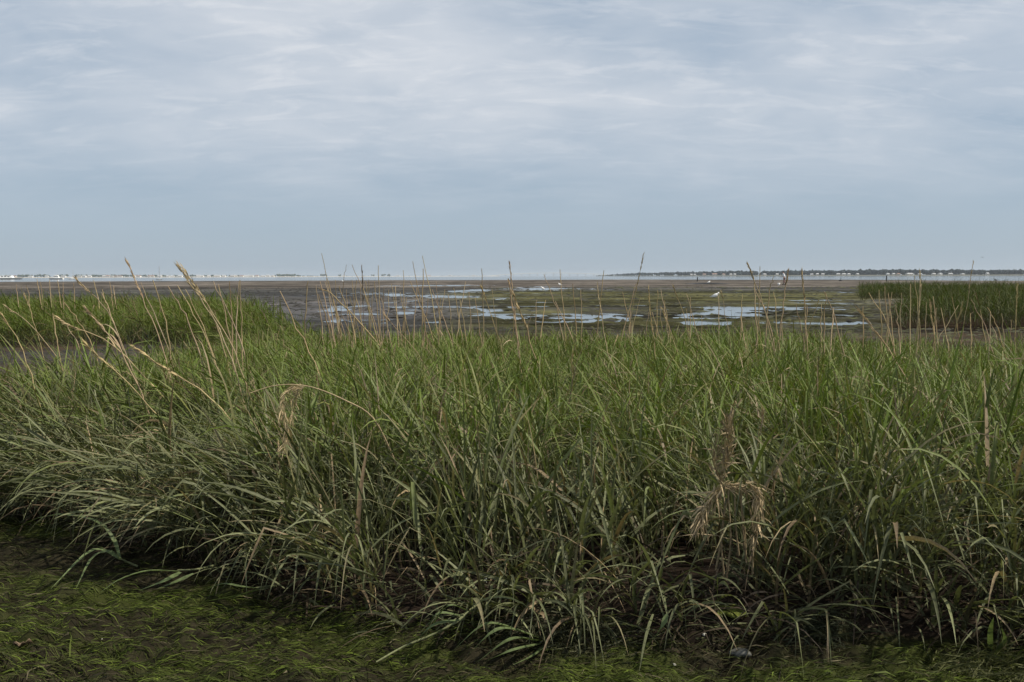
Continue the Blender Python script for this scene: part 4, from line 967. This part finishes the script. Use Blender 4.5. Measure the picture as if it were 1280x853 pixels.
# ------------------------------------------------------------------ far shores, woods, houses and bridge
def shore(name, path, back, z, label, mat='sand'):
    """low land: path of (pixel x, distance) along the waterline"""
    W_ = [np.array([(p - 640) / F * d, d]) for p, d in path]; n = len(W_); V = []
    for q in W_:
        u_ = q / np.linalg.norm(q); 
        for off, zz in ((0, -1.0), (14, .9), (40, z), (back, z * 1.1), (back + 60, -1.0)): r = q + u_ * off; V.append((r[0], r[1], zz))
    Fc = [[i * 5 + j, (i + 1) * 5 + j, (i + 1) * 5 + j + 1, i * 5 + j + 1] for i in range(n - 1) for j in range(4)]
    Fc += [[0, 1, 2, 3, 4], [(n - 1) * 5 + j for j in (4, 3, 2, 1, 0)]]
    tag(MB().poly(V, Fc).build(name, M[mat], None), label, None, None, 'structure')
def wood(name, path, n, h0, h1, depth, label, col, skip=None):
    m = bpy.data.materials.get('far_' + name) or simple('far_' + name, col, .9, .35, .15, .05)
    bm0 = bmesh.new(); bmesh.ops.create_icosphere(bm0, subdivisions=1, radius=1.0); bv = np.array([v.co for v in bm0.verts]); bf = np.array([[v.index for v in f.verts] for f in bm0.faces]); bm0.free()
    xs = np.array([p for p, d in path], float); ds = np.array([d for p, d in path], float); Vs, Fs = [], []; o = 0
    for i in range(n):
        p = rng.uniform(xs[0], xs[-1]); d = np.interp(p, xs, ds) + 30 + depth * rng.random()
        k = float(fbm(np.array([p * .03]), np.array([1.7]), 151, 4)[0]); h = lerp(h0, h1, np.clip(k * 1.3 - .15 + .25 * rng.random(), 0, 1))
        if skip is not None: h *= skip(p)
        if h < 1.5: continue
        x = (p - 640) / F * d; sc_ = d / ds.mean()
        for j in range(3):
            r = h * rng.uniform(.22, .42); cz = h - r if j == 0 else rng.uniform(.25, .8) * h
            jit = bv * (1 + .28 * rng.standard_normal((len(bv), 1)))
            Vs.append(jit * [r * 1.25, r, r] + [x + rng.normal(0, .3) * h, d + rng.normal(0, .25) * h, max(cz, r * .6) + .8]); Fs.append(bf + o); o += len(bv)
    ob = mesh_obj(name, np.concatenate(Vs), np.concatenate(Fs), m); tag(ob, label, 'woodland', None, 'stuff')
def house(px, d, wd, ht, label, group, big=False, dark=False, dep=7.0):
    x = (px - 640) / F * d; root = empty('far_house', (x, d, .9)); tag(root, label, 'house', group); root.rotation_euler.z = random.uniform(-.25, .25)
    wm = M['plaster_b'] if dark else M['plaster']
    wl = MB().box((0, 0, ht * .32), (wd, dep, ht * .64)).build('wall', wm, root, False, True)
    a, b, z0, z1 = wd / 2 + .3, dep / 2 + .3, ht * .64, ht
    V = [(-a, -b, z0), (a, -b, z0), (a, b, z0), (-a, b, z0), (-a * .92, 0, z1), (a * .92, 0, z1)]
    MB().poly(V, [[0, 1, 5, 4], [2, 3, 4, 5], [1, 2, 5], [3, 0, 4], [3, 2, 1, 0]]).build('roof', M['roof'] if random.random() < .15 else M['roof_b'], root, False, True)
    k = max(2, int(wd / 2.6))
    for i in range(k):
        MB().box(((i + .5) / k * wd - wd / 2, -dep / 2 - .02, ht * .36), (wd / k * .42, .06, ht * .26)).build('window', M['window_glass'], wl, False, True)
RP = [(745, 3000), (790, 2500), (850, 2000), (930, 1700), (1100, 1500), (1300, 1450), (1750, 1450)]
shore('far_shore', RP, 420, 1.6, 'low wooded shore across the bay at right', 'shore_dark')
wood('far_woodland', RP, 1300, 7.0, 9.0, 160, 'dark wooded shoreline across the bay at right', (.016, .023, .023), lambda p: float(np.interp(p, [745, 775, 800, 900], [.25, .6, .95, 1])))
RH = [(864, 6, 4.6), (868, 5, 4.4), (880, 8, 5), (893, 13, 5.8), (904, 7, 5), (913, 6, 5), (918, 6, 5), (955, 7, 5), (971, 7, 5), (1014, 7, 4.6), (1021, 6, 5.4), (1028, 8, 5), (1047, 9, 5), (1054, 10, 5), (1060, 6, 5.2), (1071, 6, 5),
      (1109, 7, 5), (1116, 6, 5.4), (1122, 7, 5), (1136, 17, 5.6), (1149, 8, 5), (1166, 8, 5), (1174, 7, 5.2), (1187, 10, 5.2), (1202, 7, 4.4), (1233, 6, 6)]
for i, (px, wd, ht) in enumerate(RH):
    d = float(np.interp(px, [a for a, b in RP], [b for a, b in RP])) + 22
    lab = 'widest white house on the wooded right shore' if px == 1136 else 'large white house on the wooded shore above the gull' if px == 893 else f'{ordinal(i + 1)} pale house from the left on the wooded right shore'
    house(px, d, 0.55 * wd * d / 1500, .62 * ht * d / 1500, lab, 'houses on the right shore', dark=random.random() < .7)
LP = [(-420, 3000), (0, 3000), (200, 3050), (330, 3200), (400, 3500)]
shore('far_shore', LP, 500, 2.0, 'low sandy shore with houses across the bay at left')
wood('far_trees', LP, 420, 6.5, 12.0, 160, 'thin line of trees along the far left shore', (.050, .066, .040), lambda p: float(np.interp(p, [-420, 0, 40, 150, 300, 340, 350, 368, 378, 400], [.8, .8, .9, .8, .6, .6, 1.0, 1.0, .45, .3])))
LH = [81, 101, 107, 113.5, 132, 136, 141, 147, 152, 169.5, 174.5, 188, 191, 201, 211.5, 217, 226.5, 235, 249, 253, 262, 271, 274, 281, 292, 295, 303, 309, 315, 322, 330, 336, 342, 60, 40, 20]
for i, px in enumerate(sorted(LH)):
    d = float(np.interp(px, [a for a, b in LP], [b for a, b in LP])) + 20
    house(px, d, random.uniform(9, 15), random.uniform(5.0, 7.0), f'{ordinal(i + 1)} white house from the left on the far left shore', 'houses on the left shore', dark=random.random() < .2, dep=9)
CP = [(395, 4300), (480, 4600), (560, 5000), (625, 5200)]
shore('far_shore', CP, 300, 2.4, 'faint sandy spit across the bay left of the bridge')
wood('far_trees', CP, 40, 6, 13, 100, 'few faint trees on the far spit left of the bridge', (.050, .066, .040), lambda p: 1.0 if (400 < p < 428 or 466 < p < 490) else .35)
for i, px in enumerate((430, 498, 537, 563, 592)):
    house(px, float(np.interp(px, [a for a, b in CP], [b for a, b in CP])) + 20, random.uniform(12, 20), 7, f'{ordinal(i + 1)} faint white house from the left on the far spit', 'houses on the far spit', dep=9)
def bridge():
    D = 5200; xs = np.linspace(612, 772, 33); pts = []
    for p in xs:
        t = (p - 612) / 160; pts.append(((p - 640) / F * (D + 500 * t), D + 500 * t, 2.5 + 15.5 * math.sin(math.pi * t) ** .8))
    root = empty('road_bridge', pts[0]); tag(root, 'long pale low road bridge arching across the far bay', 'bridge')
    mb = MB()
    for a in pts: mb.V += [(a[0], a[1] - 7, a[2] + 1.2), (a[0], a[1] - 7, a[2] - 1.6), (a[0], a[1] + 7, a[2] - 1.6), (a[0], a[1] + 7, a[2] + 1.2)]
    for i in range(len(pts) - 1):
        for j in range(4): mb.Fc.append([i * 4 + j, i * 4 + (j + 1) % 4, i * 4 + 4 + (j + 1) % 4, i * 4 + 4 + j])
    mb.Fc += [[3, 2, 1, 0], [len(mb.V) - 4 + j for j in range(4)]]; mb.build('deck', M['concrete'], root)
    for a in pts[2:-2:2]: MB().box((a[0], a[1], a[2] / 2 - 1.3), (3.0, 9.0, a[2] + .6)).build('pier', M['concrete'], root)
bridge()

# ------------------------------------------------------------------ the air
hz = MB().box((0, 0, 13.5), (19000, 19000, 33.0)).build('haze', simple('tmp_haze', (1, 1, 1)), None)
m, t, out = new_mat('haze_air'); pv = N(t, 'ShaderNodeVolumePrincipled'); pv.inputs['Color'].default_value = (.80, .88, .96, 1); pv.inputs['Density'].default_value = .00011; pv.inputs['Anisotropy'].default_value = .3
L(t, pv.outputs[0], out.inputs['Volume']); hz.data.materials.clear(); hz.data.materials.append(m); tag(hz, 'thin pale haze over the bay', 'haze', None, 'stuff')
